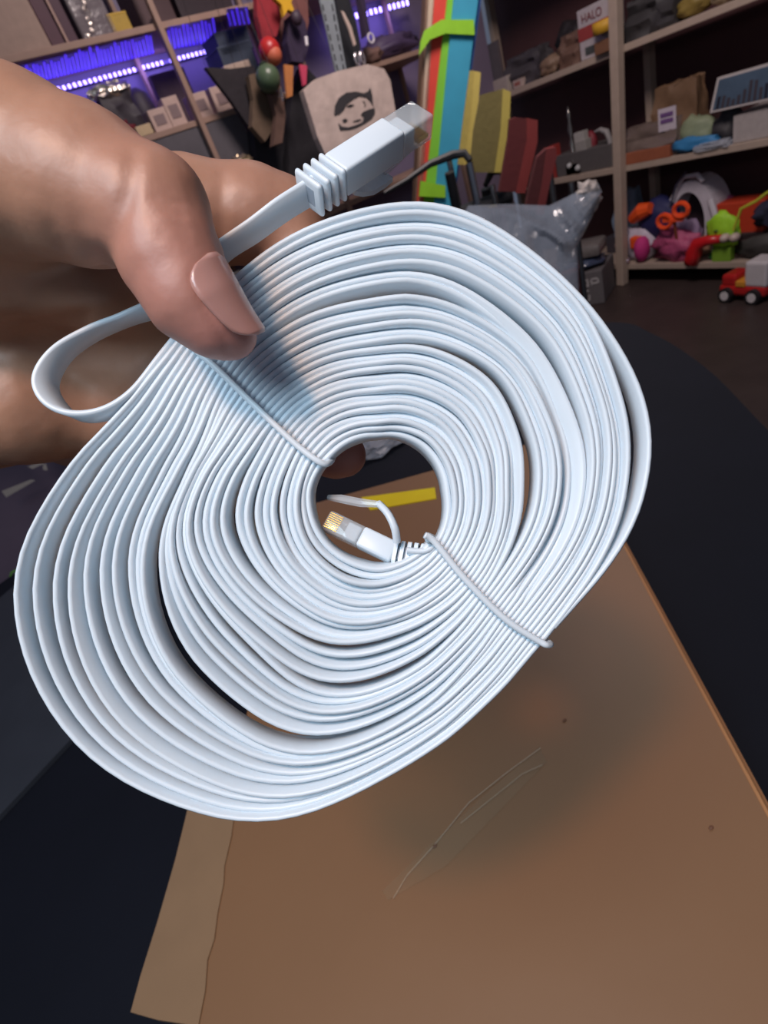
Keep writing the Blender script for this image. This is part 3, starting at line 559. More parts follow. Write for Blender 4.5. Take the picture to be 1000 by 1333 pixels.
# cardboard box
card = mat((143, 106, 74), .45, var=.10, scale=7, bump=.03)
cardE = mat((150, 104, 66), .7, var=.2, scale=60)
BZ = .85
A = onz(815, 715, BZ); fr_ = Vector((0.40472, 0.45152, BZ)); fl_ = Vector((.078, .6565, BZ)); near = onz(1000, 1060, BZ)
dirn = (near-A).normalized()
nr = A+dirn*.46
NLc = onz(250, 1345, BZ); fl2 = onz(300, 1070, BZ); ldir = (NLc-fl2).normalized()
nl = NLc+ldir*.16
back_l = onz(355, 650, BZ)
box = thing('cardboard_box', 'brown cardboard box under the cable coil with taped torn edge', 'box', Vector((.12, .3, TZ)))
B0 = box.location
tl = onz(366, 668, BZ)
outl = [fr_, nr, nl, fl2+Vector((0, 0, 0)), tl]
seam_a = fr_.lerp(tl, .45); seam_b = nr.lerp(nl, .5)
dz = Vector((0, 0, -.003))
def flap(name, pts, z=0, th=.004, m=card): return MB().prism([p+Vector((0, 0, z)) for p in pts], (0, 0, -th)).build(name, m, box, origin=B0)
flap('top_panel', [fr_, nr, nl, fl2, tl])
low = lambda p: Vector((p.x, p.y, TZ+.001))
def wall(p, q):
    n_ = (q-p).cross(Vector((0, 0, 1))).normalized()*.004
    return MB().prism([low(p), low(q), q+Vector((0, 0, -.0045)), p+Vector((0, 0, -.0045))], -n_).build('side_wall', cardE, box, origin=B0)
rim = [fr_, nr, nl, fl2, tl]
for i in range(5): wall(rim[i], rim[(i+1) % 5])
# right edge double rim
MB().tube([p+Vector((0, 0, -.001)) for p in (fr_, A, nr)], .0016, 6).build('folded_rim', mat((190, 136, 88), .6), box, origin=B0)
# torn strip with tape on the left
st = [onz(x, y, BZ+.0012) for x, y in ((250, 1030), (309, 1030), (301, 1090), (292, 1128), (291, 1150), (283, 1190), (279, 1222), (270, 1250), (267, 1290), (258, 1336), (205, 1328), (170, 1318), (183, 1270), (205, 1200), (228, 1120))]
o = MB().prism(st, (0, 0, -.003)).build('torn_strip', mat((152, 122, 92), .3, var=.12, scale=30), box, origin=B0)
st = [onz(x, y, BZ+.0018) for x, y in ((247, 1030), (274, 1030), (258, 1110), (238, 1190), (216, 1260), (194, 1308), (172, 1316), (186, 1268), (207, 1200), (230, 1120))]
MB().prism(st, (0, 0, -.0008)).build('tape_strip', mat((166, 138, 108), .22, var=.15, scale=30), o, origin=(0, 0, 0))
tape = mat((190, 160, 125), .15, alpha=.12, coat=.5, var=.1)
MB().prism([onz(x, y, BZ+.0009) for x, y in ((702, 972), (712, 992), (580, 1128), (505, 1172), (498, 1160), (560, 1100))], (0, 0, -.0006)).build('clear_tape', tape, box, origin=B0)
MB().tube([onz(x, y, BZ+.001) for x, y in ((704, 974), (660, 1006), (610, 1046), (566, 1100), (530, 1140), (512, 1170))], .00022, 5).build('tape_glint', mat((200, 176, 150), .3), box, origin=B0)  # glints along the clear tape, painted as pale threads
MB().tube([onz(x, y, BZ+.001) for x, y in ((706, 996), (680, 1008), (640, 1040), (600, 1072))], .00022, 5).build('tape_glint', mat((190, 166, 140), .3), box, origin=B0)
MB().prism([onz(x, y, BZ+.0012) for x, y in ((470, 648), (566, 635), (568, 649), (482, 664))], (0, 0, -.0012)).build('yellow_tape', mat((255, 220, 16), .4), box, origin=B0)
for (x, y) in ((735, 938), (926, 1078), (566, 1102)):
    p = onz(x, y, BZ+.0008); MB().ball(p, (.0016, .001, .0006), 2).build('dent', mat((120, 82, 60)), box, origin=B0)
# dark sheet at left
dm = thing('dark_folder', 'dark grey sheet lying on the black table, left of the coil', 'folder', Vector((-.35, .8, TZ)))
MB().prism([Vector((x, y, TZ+.0005)) for x, y in ((-.21, .645), (-.362, .559), (-.6, .44), (-.72, .9), (-.35, 1.15), (-.1, 1.15))], (0, 0, .006)).build('cover', mat((58, 62, 70), .5, var=.2, scale=14), dm, origin=dm.location)
for zb_, hh, lab in ((.002, .50, 'dark crate on the floor at the far left'), (.56, .40, 'dark crate on the low board at the far left'), (1.03, .36, 'dark crate directly below the LED lit board')):
    k_ = thing('storage_crate', lab, 'crate', LF.w(.78, .02, zb_), LF.rz)
    MB().box((0, .13, hh/2), (.86, .24, hh), .012).build('crate_body', mat((54, 52, 56), .5, var=.2), k_)
    if zb_ == .56:
        for pp in (((2, 640), (8, 648), (46, 626), (40, 625)), ((36, 608), (42, 611), (58, 604), (52, 602)), ((56, 612), (62, 613), (60, 604), (56, 606))):
            MB().prism([LF.px(x, y, .018) for x, y in pp], LF.n*.002).build('white_streak', mat((180, 176, 170), .4), None).name = 'white_streak'
            q_ = bpy.context.scene.objects['white_streak'] if False else scene.collection.objects[-1]
            q_.parent = k_; q_.matrix_parent_inverse = (Matrix.Translation(k_.location) @ Matrix.Rotation(LF.rz, 4, 'Z')).inverted()
p = LF.px(10, 755, -.05); o = thing('neon_string', 'thin bright green cord at the left frame edge', 'cord', p)
MB().tube([LF.px(x, y, -.05) for x, y in ((-12, 768), (2, 762), (12, 756), (15, 746), (26, 740))], .003, 5).build('cord_body', mat((120, 210, 60), .4), o, origin=p)
# gloss wrapper seen through the coil's eye
c = P(497, 577, .9); c = onz(497, 585, TZ); tag(MB().ball(c+Vector((0, 0, .012)), (.05, .03, .012), 3, .8, 2, 3).build('plastic_wrapper', film, None, smooth=True, origin=c, angle=30), 'crumpled clear wrapper on the black table, seen through the coil eye', 'wrapper')

# ---------------------------------------------------------------- the flat white network cable
white = mat((214, 226, 234), .38, var=.03, scale=60)
Zc = .122
def cp_(px, py, Z=Zc): return np.array([(px-500)/F*Z, (py-667)/F*Z, Z])
CX, CY = 492., 638.
outer = [(-110, 351), (-101.5, 359), (-90, 371), (-83, 380), (-73.6, 383), (-66.6, 378), (-56.6, 371), (-45, 369), (-31, 369), (-24.5, 370), (-19, 370), (-10, 365), (.7, 350), (6.4, 342), (13, 329), (22.8, 311), (32, 298), (42, 294), (48, 295), (65, 317), (83, 358), (93.6, 393), (102, 431), (111, 464), (118, 478), (126, 493), (134.5, 509), (140.5, 514), (147, 515), (153, 512), (159, 505), (163, 497), (168, 485), (173, 461), (177, 438), (184, 407), (196, 352), (207, 333), (217, 327), (226, 331), (235, 335), (242, 342), (250, 351)]
oa = np.array([o[0] for o in outer]+[o[0]+360 for o in outer if o[0] < 0 and False]); orr = np.array([o[1] for o in outer])
innr = [(0, 91), (42.6, 98), (90, 105), (135, 99), (180, 91), (217, 77), (270, 73), (315, 85)]
def Rout(a): a = (a+110) % 360-110; return float(np.interp(a, oa, orr))
def Rin(a): a = a % 360; return float(np.interp(a, [i[0] for i in innr]+[360], [i[1] for i in innr]+[91]))
N = 30
uni = lambda a, b: list(np.linspace(a, b, N))
LST = {
 90: [105, 114.5, 124.5, 134, 142.5, 151, 158.5, 166, 174, 181, 193, 199, 217, 234, 247, 269, 277, 285, 296, 312, 330, 334, 338, 342, 356, 362, 374, 380, 388, 394],
 135: [99, 109, 119, 129, 138, 148, 158, 168, 178, 187, 203, 213, 226, 236, 252, 262, 278, 292, 310, 330, 358, 366, 374, 388, 412, 433, 452, 475, 494, 509],
 180: [91, 97.5, 105, 113.5, 122.5, 132.5, 143.5, 153.5, 165, 178, 195.5, 207, 217, 227, 235, 242, 248, 253, 256, 259, 274, 284, 294, 311, 328, 344, 358, 378, 401, 422],
 217: uni(77, 327),
 270: [73, 80, 88, 96.5, 105.5, 114, 122.5, 131, 140, 148.5, 157.5, 166.5, 175.5, 184.5, 195, 205.5, 216, 227, 237, 249, 272, 283, 294.5, 309, 317.5, 327, 337, 347, 358, 370],
 315: [85, 94, 103, 112, 121, 130, 139, 148, 157, 166, 175, 184, 193, 203, 222, 230, 240, 247, 260, 268, 278, 286, 304, 315, 324, 333, 342, 351, 360, 369],
 360: [91, 100, 108, 116, 123, 131, 139, 145, 151, 157, 163, 169, 175, 190, 212, 221, 230, 238, 246, 255, 264, 273, 280, 287, 291, 300, 308, 316, 324, 350]}
seam = uni(98, 295)
def S(lst, a):                                   # to relative radius
    lo, hi = lst[0], lst[-1]; return [(r-lo)/(hi-lo) for r in lst]
L338 = [(a_+b_)/2 for a_, b_ in zip(LST[315], LST[360])]; L338[26:30] = [322, 331, 340, 369]; LST[338] = L338
keys = []; sval = []
for j in range(N):
    for a, l in [(42.6, seam)]+sorted(LST.items()):
        keys.append(a+360*j); sval.append(S(l, a)[j])
keys.append(42.6+360*N); sval.append(1.0)
keys = np.array(keys); sval = np.array(sval)
def cubic(x):
    i = min(max(int(np.searchsorted(keys, x)-1), 0), len(keys)-2)
    x0, x1 = keys[i], keys[i+1]; h = x1-x0; t = (x-x0)/h
    m0 = (sval[i+1]-sval[i-1])/(keys[i+1]-keys[i-1]) if i > 0 else 0
    m1 = (sval[i+2]-sval[i])/(keys[i+2]-keys[i]) if i+2 < len(keys) else 0
    return (2*t**3-3*t*t+1)*sval[i]+(t**3-2*t*t+t)*h*m0+(-2*t**3+3*t*t)*sval[i+1]+(t**3-t*t)*h*m1
CW, CT = .0064, .00142
def smoothR(fn, a, w=5): return sum(fn(a+d) for d in (-w, -w/2, 0, w/2, w))/5
rw = {j: random.uniform(-1, 1) for j in range(-2, 40)}
def coil_point(phi):
    s = min(max(cubic(phi), 0), 1); ri, ro = smoothR(Rin, phi), smoothR(Rout, phi)
    r = (ri+(ro-ri)*s-4.2*s)                      # centre line of the strand: the rim's outer side is measured
    a = math.radians(phi); j = (phi-42.6)/360
    base = abs(((phi-217+90) % 180)-90)/90; d1 = abs(((phi % 360)-217+180) % 360-180)/60; d2 = abs(((phi % 360)-42.6+180) % 360-180)/60
    free = min(1, d1, d2)
    wob = noise.noise(Vector((math.cos(a)*1.3, math.sin(a)*1.3, j*1.7)))
    z = Zc+.0008*wob*free+.0010*math.sin(j*2.1)*free
    tilt = .07*free+.24*free*noise.noise(Vector((math.cos(a)*.9+5, math.sin(a)*.9, j*2.3)))
    k = phi//360
    # a few strands roll over and show their broad side up-right
    aa = phi % 360; jj = j
    if 21.2 < jj < 22.6:
        c_ = 1-min(1, abs(((aa-338+180) % 360)-180)/60); tilt += .85*max(0, c_)**.6
    if 17.9 < jj < 21.2:
        c_ = 1-min(1, abs(((aa-338+180) % 360)-180)/60); z += .0042*max(0, c_)**.7*min(1, (jj-17.9)/.8)
    if 13.2 < jj < 14.6: tilt += .6*max(0, 1-abs(((aa-350+180) % 360)-180)/60)
    return np.array([(CX+r*math.cos(a)-500)/F*Zc*1.0, (CY+r*math.sin(a)-667)/F*Zc, z]), tilt, np.array([math.cos(a), math.sin(a), 0])
def sweep_frames(frames, w, t, rnd=.35):
    """frames: (centre of near edge, width dir, thickness dir); the band runs from the near edge along the width dir"""
    mb = MB(); e = t*rnd; prof = [(0, -t/2+e), (0, t/2-e), (e*.9, t/2), (w-e*.9, t/2), (w, t/2-e), (w, -t/2+e), (w-e*.9, -t/2), (e*.9, -t/2)]
    vs = []; n = len(prof)
    for c, W, T in frames:
        for a, b in prof: vs.append(C2W(c+W*a+T*b))
    fs = []
    for i in range(len(frames)-1):
        for j in range(n): fs.append((i*n+j, i*n+(j+1) % n, (i+1)*n+(j+1) % n, (i+1)*n+j))
    fs += [tuple(range(n))[::-1], tuple((len(frames)-1)*n+j for j in range(n))]
    return mb.add(vs, fs)
cable = thing('ethernet_cable', 'long flat white network cable wound in a big coil, held up by the hand', 'cable', C2W((0, .09, .125)))
CO = cable.location
frames = []
for phi in np.arange(44, 42.6+360*N-2, 3.0):
    c, tl_, rad = coil_point(phi)
    W = np.array([0, 0, 1.])-rad*tl_; W /= np.linalg.norm(W); T = rad-W*rad.dot(W); T /= np.linalg.norm(T)
    frames.append((c, W, T))
coil = sweep_frames(frames, CW, CT).build('coiled_cable', white, cable, smooth=True, origin=CO, angle=60)
def spline(pts, k=8):
    pts = [np.array(p, float) for p in pts]; out = []; n = len(pts)
    for i in range(n-1):
        p0 = pts[max(i-1, 0)]; p1 = pts[i]; p2 = pts[i+1]; p3 = pts[min(i+2, n-1)]
        for q in range(k):
            t = q/k; out.append(.5*((2*p1)+(-p0+p2)*t+(2*p0-5*p1+4*p2-p3)*t*t+(-p0+3*p1-3*p2+p3)*t**3))
    out.append(pts[-1]); return out
def ribbon(name, pts, parent=cable, w=CW, t=CT):     # pts: (px, py, Z, width direction xyz)
    s = spline([list(cp_(p[0], p[1], p[2]))+list(p[3]) for p in pts]); fr = []
    for i, q in enumerate(s):
        tg = s[min(i+1, len(s)-1)][:3]-s[max(i-1, 0)][:3]; tg /= np.linalg.norm(tg); W = q[3:]-tg*q[3:].dot(tg); W /= np.linalg.norm(W)
        fr.append((q[:3]-W*w/2, W, np.cross(tg, W)))
    return sweep_frames(fr, w, t).build(name, white, parent, smooth=True, origin=CO, angle=60)
# loose outer end: loop on the left, under the thumb, up to the plug
ribbon('loose_loop', [(250, 425, .128, (.1, .0, 1)), (215, 468, .126, (.05, 0, 1)), (178, 513, .1245, (0, 0, 1)), (140, 538, .1235, (.0, .1, 1)), (100, 542, .1225, (.05, .1, 1)), (70, 524, .122, (.35, .0, 1)), (60, 496, .1225, (.42, 0, 1)),
                      (80, 462, .1240, (.25, .05, 1)), (118, 436, .1255, (.0, .05, 1)), (165, 416, .127, (.0, .0, 1)), (215, 396, .125, (.1, .3, .9)), (255, 362, .124, (.2, .7, .6)), (290, 328, .123, (.0, .3, .9)),
                      (330, 301, .122, (.0, .35, .9)), (365, 275, .1215, (.0, .42, .9)), (395, 256, .122, (.0, .45, .9)), (416, 243, .1225, (.0, .5, .85))])
# inner end out to the small plug
p_in = coil_point(44)[0]
ribbon('inner_end', [(578, 690, .1250, (0, 0, 1)), (568, 706, .1245, (0, 0, 1)), (558, 716, .1240, (0, .1, 1)), (546, 720, .1240, (0, .25, .9)), (530, 719, .1242, (0, .3, .9))], w=.0045)

def ortho_frame(a, b, c):
    a = np.array(a, float); a /= np.linalg.norm(a); b = np.array(b, float); b -= a*a.dot(b); b /= np.linalg.norm(b)
    c2 = np.cross(a, b); c2 = c2 if c2.dot(np.array(c, float)) > 0 else -c2; return a, b, c2
clear = mat((215, 222, 226), .08, var=.02, alpha=.42, coat=1.0)
gold = mat((220, 180, 90), .25, metal=.9)
def plug(name, o, a, b, c, La, Lb, Lc, label, hood=True, hr=.56, bd=None, nr=4, sp=.125):
    """o: camera-space corner at boot end; a along, b across, c down; sizes in metres"""
    rt = Matrix(np.column_stack([M@a, M@b, M@c]).tolist())
    def X(u, v, w): return C2W(o+a*u+b*v+c*w)
    root = MB().box(X(La*.5, Lb/2, Lc/2), (La, Lb, Lc), .0007, rot=rt, seg=3).build(name, white, cable, origin=CO, smooth=True)
    root['label'] = label
    # raised panels on the top
    MB().box(X(La*.30, Lb/2, -.0001), (La*.020, Lb*.94, .0006), .0001, rot=rt).build('groove', mat((150, 162, 174), .5), root, origin=(0, 0, 0))
    MB().box(X(La*.62, Lb/2, -.0001), (La*.020, Lb*.94, .0006), .0001, rot=rt).build('groove', mat((150, 162, 174), .5), root, origin=(0, 0, 0))
    MB().box(X(La*.47, Lb/2, .0000), (La*.20, Lb*.50, .0016), .0004, rot=rt).build('embossed_mark', mat((184, 194, 202), .3), root, origin=(0, 0, 0))
    # clear head
    hl = La*hr
    MB().box(X(La+hl*.5-.0006, Lb/2, Lc*.5), (hl, Lb*1.02, Lc*.92), .0008, rot=rt, seg=3).build('clear_head', clear, cable, origin=CO, smooth=True)
    MB().box(X(La+hl*.22, Lb/2, Lc*.5), (hl*.36, Lb*.8, Lc*.6), .0004, rot=rt).build('wire_holder', mat((205, 216, 224), .4), cable, origin=CO)
    for k in range(8): MB().box(X(La+hl*.72, Lb*(.14+.103*k), Lc*(.80 if hood else .15)), (hl*.34, Lb*.035, .0011), 0, rot=rt).build('contact', gold, cable, origin=CO)
    # latch below the head
    MB().box(X(La+hl*.15, Lb/2, Lc*1.22), (hl*1.1, Lb*.5, .0009), .0003, rot=rt@Matrix.Rotation(.22, 3, 'Y')).build('latch', clear, cable, origin=CO)
    if hood: 
        b0 = MB(); fr = [(o+a*u+b*Lb/2+c*w, b, c) for u, w in ((La*.15, Lc*1.02), (La*.30, Lc*1.30), (La*.5, Lc*1.52), (La*.72, Lc*1.55), (La*.85, Lc*1.5))]
        pr = []
        for (q, bb, cc) in fr: pr += [C2W(q-bb*Lb*.38), C2W(q+bb*Lb*.38), C2W(q+bb*Lb*.38+cc*.0012), C2W(q-bb*Lb*.38+cc*.0012)]
        fs = [(3, 2, 1, 0), (16, 17, 18, 19)]
        for i in range(4):
            for j in range(4): fs.append((i*4+j, i*4+(j+1) % 4, (i+1)*4+(j+1) % 4, (i+1)*4+j))
        b0.add(pr, fs).build('latch_guard', white, cable, origin=CO)
    # ribbed boot
    bd = -a if bd is None else np.array(bd, float)/np.linalg.norm(bd)
    a2, b2, c2 = ortho_frame(-bd, b, c); rb = Matrix(np.column_stack([M@a2, M@b2, M@c2]).tolist()); c0 = o+b*Lb/2+c*Lc/2
    for k in range(nr):
        MB().box(C2W(c0+bd*La*(.045+sp*k)), (La*.075, Lb*1.12, Lc*1.14), .0008, rot=rb, seg=3).build('boot_rib', white, cable, origin=CO, smooth=True)
    MB().box(C2W(c0+bd*La*sp*.46*nr), (La*sp*.92*nr, Lb*.72, Lc*.72), .0006, rot=rb).build('boot_core', mat((150, 164, 178), .5), cable, origin=CO)
    return root
a, b, c = ortho_frame((.702, -.653, .285), (.712, .653, -.258), (-.018, .384, .923))
plug('plug_body', cp_(421, 200, .1215), a, b, c, .0190, .0076, .0068, 'outer plug body with embossed top, above the coil')
sc_ = .1255/.152
a, b, c = ortho_frame((-.894, -.422, .152), (.448, -.848, .282), (.01, .32, .947))
plug('plug_body', cp_(508, 731, .1245), a, b, c, .0111*sc_, .0062*sc_, .0052*sc_, 'small plug body inside the eye of the coil', hood=False, hr=1.08, bd=(1, .12, -.25), nr=5, sp=.17)
ribbon('latch_guard', [(517, 706, .1235, (.3, .2, 1)), (514, 688, .1225, (.3, 0, 1)), (505, 669, .1235, (.3, 0, 1)), (493, 656, .126, (.3, 0, 1))], w=.002, t=.0016)
b_ = MB(); b_.tube([C2W(cp_(*p)) for p in ((494, 657, .1255), (470, 655, .127), (445, 650, .129), (428, 648, .131))], [.0008, .0011, .0011, .0007], 8); b_.build('latch', clear, cable, origin=CO, smooth=True)
# ties: thin wires bound round the coil
wire = mat((222, 232, 238), .35, var=.02)
def tie(pts, name='cable_tie'):
    s = spline([cp_(*p) for p in pts], 8)
    MB().tube([C2W(q) for q in s], .00075, 8).build(name, wire, cable, origin=CO, smooth=True, angle=180)
tie([(238, 440, .1285), (236, 438, .124), (246, 449, .1205), (280, 478, .1198), (318, 515, .1196), (352, 548, .1196), (390, 583, .1198), (418, 603, .1200), (428, 603, .122), (432, 598, .127), (425, 590, .131), (350, 535, .131), (270, 470, .131), (238, 440, .1285)])
tie([(553, 697, .119), (566, 706, .1195), (600, 748, .1196), (640, 790, .1196), (668, 814, .1196), (700, 834, .1198), (712, 840, .1200), (716, 838, .123), (700, 826, .1300), (640, 775, .131), (590, 725, .131), (566, 702, .130), (556, 698, .126), (558, 704, .1205)])

# ---------------------------------------------------------------- the hand (one continuous surface grown from a distance field)
def hp(px, py, Z, r): q = cp_(px, py, Z); return (q[0], q[1], q[2], r/F*Z)
chains = {
 'thumb': [hp(-170, 250, .112, 122), hp(20, 218, .108, 106), hp(110, 245, .106, 92), hp(196, 275, .103, 71), hp(222, 335, .1025, 62), hp(250, 390, .103, 54), hp(285, 427, .1045, 38), hp(308, 441, .106, 25)],
 'index': [hp(-60, 320, .140, 110), hp(90, 300, .144, 84), hp(240, 280, .146, 66), hp(330, 280, .148, 57), hp(368, 288, .150, 50), hp(400, 350, .152, 44), hp(420, 420, .150, 36)],
 'middle': [hp(-60, 430, .150, 105), hp(80, 440, .155, 80), hp(230, 500, .160, 62), hp(300, 540, .158, 52), hp(380, 570, .153, 42), hp(440, 590, .148, 32), hp(451, 594, .146, 25)],
 'ring': [hp(-80, 520, .150, 92), hp(40, 520, .152, 82), hp(120, 530, .158, 62), hp(220, 560, .163, 52), hp(320, 620, .160, 44), hp(350, 640, .156, 36)],
 'little': [hp(-100, 560, .165, 70), hp(60, 540, .175, 55), hp(200, 600, .178, 46), hp(280, 640, .174, 38)],
 'palm': [hp(-190, 250, .135, 160), hp(-190, 420, .150, 150), hp(-150, 500, .155, 110)],
 'wrist': [hp(-190, 300, .140, 170), hp(-520, 230, .150, 165), hp(-1000, 120, .165, 180)],
 'fold': [hp(0, 350, .126, 70), hp(110, 366, .134, 50), hp(170, 392, .143, 40), hp(215, 420, .150, 34)],
 'web': [hp(-60, 290, .120, 85), hp(-30, 350, .132, 75), hp(30, 395, .142, 55)],
}
vox = .00095
allp = np.array([p for c_ in chains.values() for p in c_]); lo = (allp[:, :3]-allp[:, 3:]).min(0)-.004; hi = (allp[:, :3]+allp[:, 3:]).max(0)+.004
lo[0] = max(lo[0], -.30)
nx = np.ceil((hi-lo)/vox).astype(int)+1
gx, gy, gz = [lo[i]+vox*np.arange(nx[i], dtype=np.float32) for i in range(3)]
G = np.full(nx, 1.0, np.float32)
def smin(a_, b_, k_): h_ = np.clip(.5+.5*(b_-a_)/k_, 0, 1); return b_*(1-h_)+a_*h_-k_*h_*(1-h_)
def seg_sdf(X_, Y_, Z_, p, q):
    d = np.array(q[:3])-np.array(p[:3]); L = d.dot(d); t_ = np.clip(((X_-p[0])*d[0]+(Y_-p[1])*d[1]+(Z_-p[2])*d[2])/L, 0, 1)
    return np.sqrt((X_-p[0]-t_*d[0])**2+(Y_-p[1]-t_*d[1])**2+(Z_-p[2]-t_*d[2])**2)-(p[3]+(q[3]-p[3])*t_)
def field(names, kk):
    out = np.full(nx, .05, np.float32)
    for nme in names:
        ch = chains[nme]
        for p, q in zip(ch[:-1], ch[1:]):
            mg = max(p[3], q[3])+.012
            i0 = [max(0, int((min(p[i], q[i])-mg-lo[i])/vox)) for i in range(3)]; i1 = [min(nx[i], int((max(p[i], q[i])+mg-lo[i])/vox)+2) for i in range(3)]
            if min(i1[i]-i0[i] for i in range(3)) <= 0: continue
            sl = tuple(slice(i0[i], i1[i]) for i in range(3))
            X_, Y_, Zz = np.meshgrid(gx[sl[0]], gy[sl[1]], gz[sl[2]], indexing='ij')
            out[sl] = smin(out[sl], seg_sdf(X_, Y_, Zz, p, q).astype(np.float32), kk)
    return out
G = field(['thumb'], .0035)
fing = None
for nme in ('index', 'middle', 'ring', 'little'):
    f_ = field([nme], .003); fing = f_ if fing is None else smin(fing, f_, .0015)
G = smin(G, fing, .0015); G = smin(G, field(['palm', 'wrist', 'web', 'fold'], .01), .006)
def surface_nets(G):
    s = G < 0
    c = [G[i:G.shape[0]-1+i, j:G.shape[1]-1+j, k_:G.shape[2]-1+k_] for i in (0, 1) for j in (0, 1) for k_ in (0, 1)]
    sg = [x < 0 for x in c]; cnt = sum(x.astype(np.int8) for x in sg); act = (cnt > 0) & (cnt < 8)
    idx = np.full(act.shape, -1, np.int64); ii = np.argwhere(act); idx[act] = np.arange(len(ii))
    vals = np.stack([x[act] for x in c], 1); corners = np.array([(i, j, k_) for i in (0, 1) for j in (0, 1) for k_ in (0, 1)], float)
    acc = np.zeros((len(ii), 3)); n_ = np.zeros(len(ii))
    for a_ in range(8):
        for b_ in range(a_+1, 8):
            if abs(corners[a_]-corners[b_]).sum() != 1: continue
            va, vb = vals[:, a_], vals[:, b_]; m_ = (va < 0) != (vb < 0)
            t_ = np.where(m_, va/np.where(va-vb == 0, 1, va-vb), 0)
            acc += m_[:, None]*(corners[a_]+t_[:, None]*(corners[b_]-corners[a_])); n_ += m_
    V = ii+acc/n_[:, None]; Fc = []
    for ax in range(3):
        u, v = (ax+1) % 3, (ax+2) % 3
        A_ = np.take(s, range(0, s.shape[ax]-1), ax); B_ = np.take(s, range(1, s.shape[ax]), ax); e = np.argwhere(A_ != B_)
        e = e[(e[:, u] > 0) & (e[:, v] > 0) & (e[:, u] < idx.shape[u]) & (e[:, v] < idx.shape[v]) & (e[:, ax] < idx.shape[ax])]
        if not len(e): continue
        fl = s[tuple(e.T)]; q = []
        for du, dv in ((1, 1), (0, 1), (0, 0), (1, 0)):
            t_ = e.copy(); t_[:, u] -= du; t_[:, v] -= dv; q.append(idx[tuple(t_.T)])
        q = np.stack(q, 1); q[~fl] = q[~fl][:, ::-1]; Fc.append(q)
    return V, np.concatenate(Fc)
V, Fc = surface_nets(G)
V = lo+V*vox
# relax a little
ed = np.concatenate([Fc[:, [i, (i+1) % 4]] for i in range(4)])
deg = np.bincount(ed.ravel(), minlength=len(V))
for _ in range(5):
    acc = np.zeros_like(V)
    for c_ in range(3): acc[:, c_] = np.bincount(ed[:, 0], V[ed[:, 1], c_], len(V))+np.bincount(ed[:, 1], V[ed[:, 0], c_], len(V))
    V = V*.4+.6*acc/np.maximum(deg, 1)[:, None]
# creases: shallow grooves pressed along short lines on the near side
pxx = V[:, 0]/V[:, 2]*F+500; pyy = V[:, 1]/V[:, 2]*F+667
fn = np.cross(V[Fc[:, 2]]-V[Fc[:, 0]], V[Fc[:, 3]]-V[Fc[:, 1]]); vn = np.zeros_like(V)
for i in range(4): np.add.at(vn, Fc[:, i], fn)
vn /= np.linalg.norm(vn, axis=1)[:, None]+1e-12
if (vn*(V-V.mean(0))).sum(1).mean() < 0: vn = -vn
disp = np.zeros(len(V))
def groove(pts, wpx, depth, zmax=.2):
    global disp
    s = np.array(spline([(x, y, 0) for x, y in pts], 8))[:, :2]
    d2 = np.full(len(V), 1e9)
    for p, q in zip(s[:-1], s[1:]):
        d = q-p; L = d.dot(d)+1e-9; t_ = np.clip(((pxx-p[0])*d[0]+(pyy-p[1])*d[1])/L, 0, 1); d2 = np.minimum(d2, (pxx-p[0]-t_*d[0])**2+(pyy-p[1]-t_*d[1])**2)
    disp -= depth*np.exp(-d2/(2*wpx**2))*(V[:, 2] < zmax)*(vn[:, 2] < .3)
groove([(172, 205), (166, 250), (150, 300), (134, 345)], 10, .0007, .115)         # the fold behind the thumb joint
groove([(196, 256), (214, 262), (236, 264)], 2.4, .00022, .11); groove([(206, 270), (226, 276), (240, 282)], 2.2, .0003, .11); groove([(206, 308), (226, 314), (246, 314)], 2.4, .00022, .11); groove([(214, 296), (228, 300), (246, 300)], 2.2, .0003, .11); groove([(220, 284), (232, 292), (240, 291)], 2, .00025, .11)
groove([(86, 345), (78, 318), (66, 300)], 9, .0004, .12)
groove([(292, 232), (288, 260), (290, 300)], 7, .0005, .16)
groove([(0, 430), (60, 425), (110, 415)], 9, .0010, .2)
# fold of flesh beside the nail
groove([(254, 360), (266, 395), (284, 430), (302, 460)], 4, .0003, .11)
disp += .00012*np.array([noise.noise(Vector(v*260)) for v in V[:, :]])
V = V+vn*disp[:, None]
me = bpy.data.meshes.new('hand'); me.from_pydata([tuple(C2W(v)-C2W((0, 0, .13))) for v in V] if False else [tuple(v) for v in (V @ M.T + np.array([0, 0, H]))], [], Fc.tolist()); me.validate()
bmx = bmesh.new(); bmx.from_mesh(me); bmesh.ops.recalc_face_normals(bmx, faces=bmx.faces); bmx.to_mesh(me); bmx.free(); me.shade_smooth()
# natural skin pigment: redder fingertips and knuckles
att = me.color_attributes.new('pigment', 'FLOAT_COLOR', 'POINT')
tips = [(chains['thumb'][-1], .014, 1.0), (chains['thumb'][-3], .014, .8), (chains['thumb'][3], .011, .35), (chains['middle'][-1], .012, 1.0), (chains['index'][3], .012, .3)]
pg = np.zeros(len(V))
for p, rr, am in tips: pg = np.maximum(pg, am*np.exp(-((V-np.array(p[:3]))**2).sum(1)/(2*rr*rr)))
buf = np.ones((len(V), 4), np.float32); buf[:, 0] = buf[:, 1] = buf[:, 2] = pg[:len(V)]
if len(att.data) == len(V): att.data.foreach_set('color', buf.ravel())
skin = mat((164, 122, 98), .46, var=.16, scale=110, bump=.16, sss=.10)
nt = skin.node_tree; bs = nt.nodes['Principled BSDF']; mixn = [n_ for n_ in nt.nodes if n_.type == 'MIX'][0]
at = nt.nodes.new('ShaderNodeAttribute'); at.attribute_name = 'pigment'
m2 = nt.nodes.new('ShaderNodeMix'); m2.data_type = 'RGBA'; m2.inputs['B'].default_value = lin((180, 124, 114))+(1,)
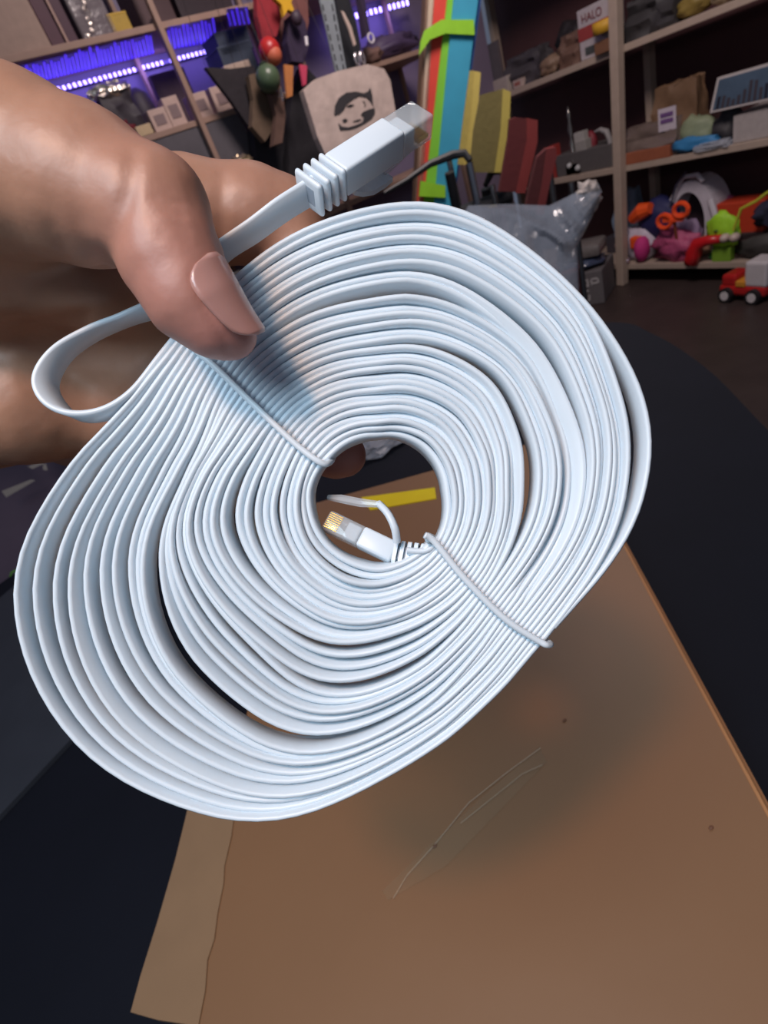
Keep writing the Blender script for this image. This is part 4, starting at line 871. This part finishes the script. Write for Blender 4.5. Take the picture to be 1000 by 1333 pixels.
nt.links.new(mixn.outputs['Result'], m2.inputs['A']); nt.links.new(at.outputs['Fac'], m2.inputs['Factor']); nt.links.new(m2.outputs['Result'], bs.inputs['Base Color'])
me.materials.append(skin)
hand = bpy.data.objects.new('hand', me); scene.collection.objects.link(hand)
tag(hand, 'bare hand pinching the white cable coil between thumb and curled fingers', 'hand')
# thumb nail: a curved plate lying on the upper right side of the thumb
Nn = 12; Ln = 16
axA = np.array(hp(246, 352, .1, 1)[:3]); 
p0 = cp_(268, 360, .0975); p1 = cp_(322, 450, .1015); ax_ = (p1-p0)/np.linalg.norm(p1-p0)
Nrm = np.array([.80, -.50, -.62]); Nrm -= ax_*ax_.dot(Nrm); Nrm /= np.linalg.norm(Nrm); Bn = np.cross(ax_, Nrm)
cl = [np.array(hp(236, 362, .1025, 1)[:3]), np.array(hp(262, 399, .1030, 1)[:3]), np.array(hp(288, 426, .1040, 1)[:3]), np.array(hp(316, 450, .1052, 1)[:3])]
cr = [.0090, .0083, .0069, .0054]
vs = []; fs = []; NU, NV = 18, 14
for th_ in (0, -.0006):
    for i in range(NU+1):
        u = i/NU; x = u*3; k_ = min(int(x), 2); t_ = x-k_; c_ = cl[k_]*(1-t_)+cl[k_+1]*t_; r_ = cr[k_]*(1-t_)+cr[k_+1]*t_
        half = math.radians(50)*(math.sqrt(1-(1-max(u, .004)/.25)**2) if u < .25 else 1)*(1 if u < .8 else math.sqrt(max(.02, 1-((u-.8)/.205)**2)))
        for j in range(NV+1):
            g_ = (j/NV*2-1)*half; d_ = Nrm*math.cos(g_)+Bn*math.sin(g_)
            vs.append(C2W(c_+d_*(r_+.0002+th_)))
W_ = NV+1; S_ = (NU+1)*W_
for i in range(NU):
    for j in range(NV):
        q = (i*W_+j, i*W_+j+1, (i+1)*W_+j+1, (i+1)*W_+j); fs += [q, tuple(S_+v for v in q[::-1])]
for i in range(NU): fs += [(i*W_, (i+1)*W_, S_+(i+1)*W_, S_+i*W_), (i*W_+NV, S_+i*W_+NV, S_+(i+1)*W_+NV, (i+1)*W_+NV)]
for j in range(NV): fs += [(j, S_+j, S_+j+1, j+1), (NU*W_+j, NU*W_+j+1, S_+NU*W_+j+1, S_+NU*W_+j)]
MB().add(vs, fs).build('thumb_nail', mat((180, 134, 124), .28, coat=.4, var=.06, sss=.1), hand, smooth=True, angle=180)
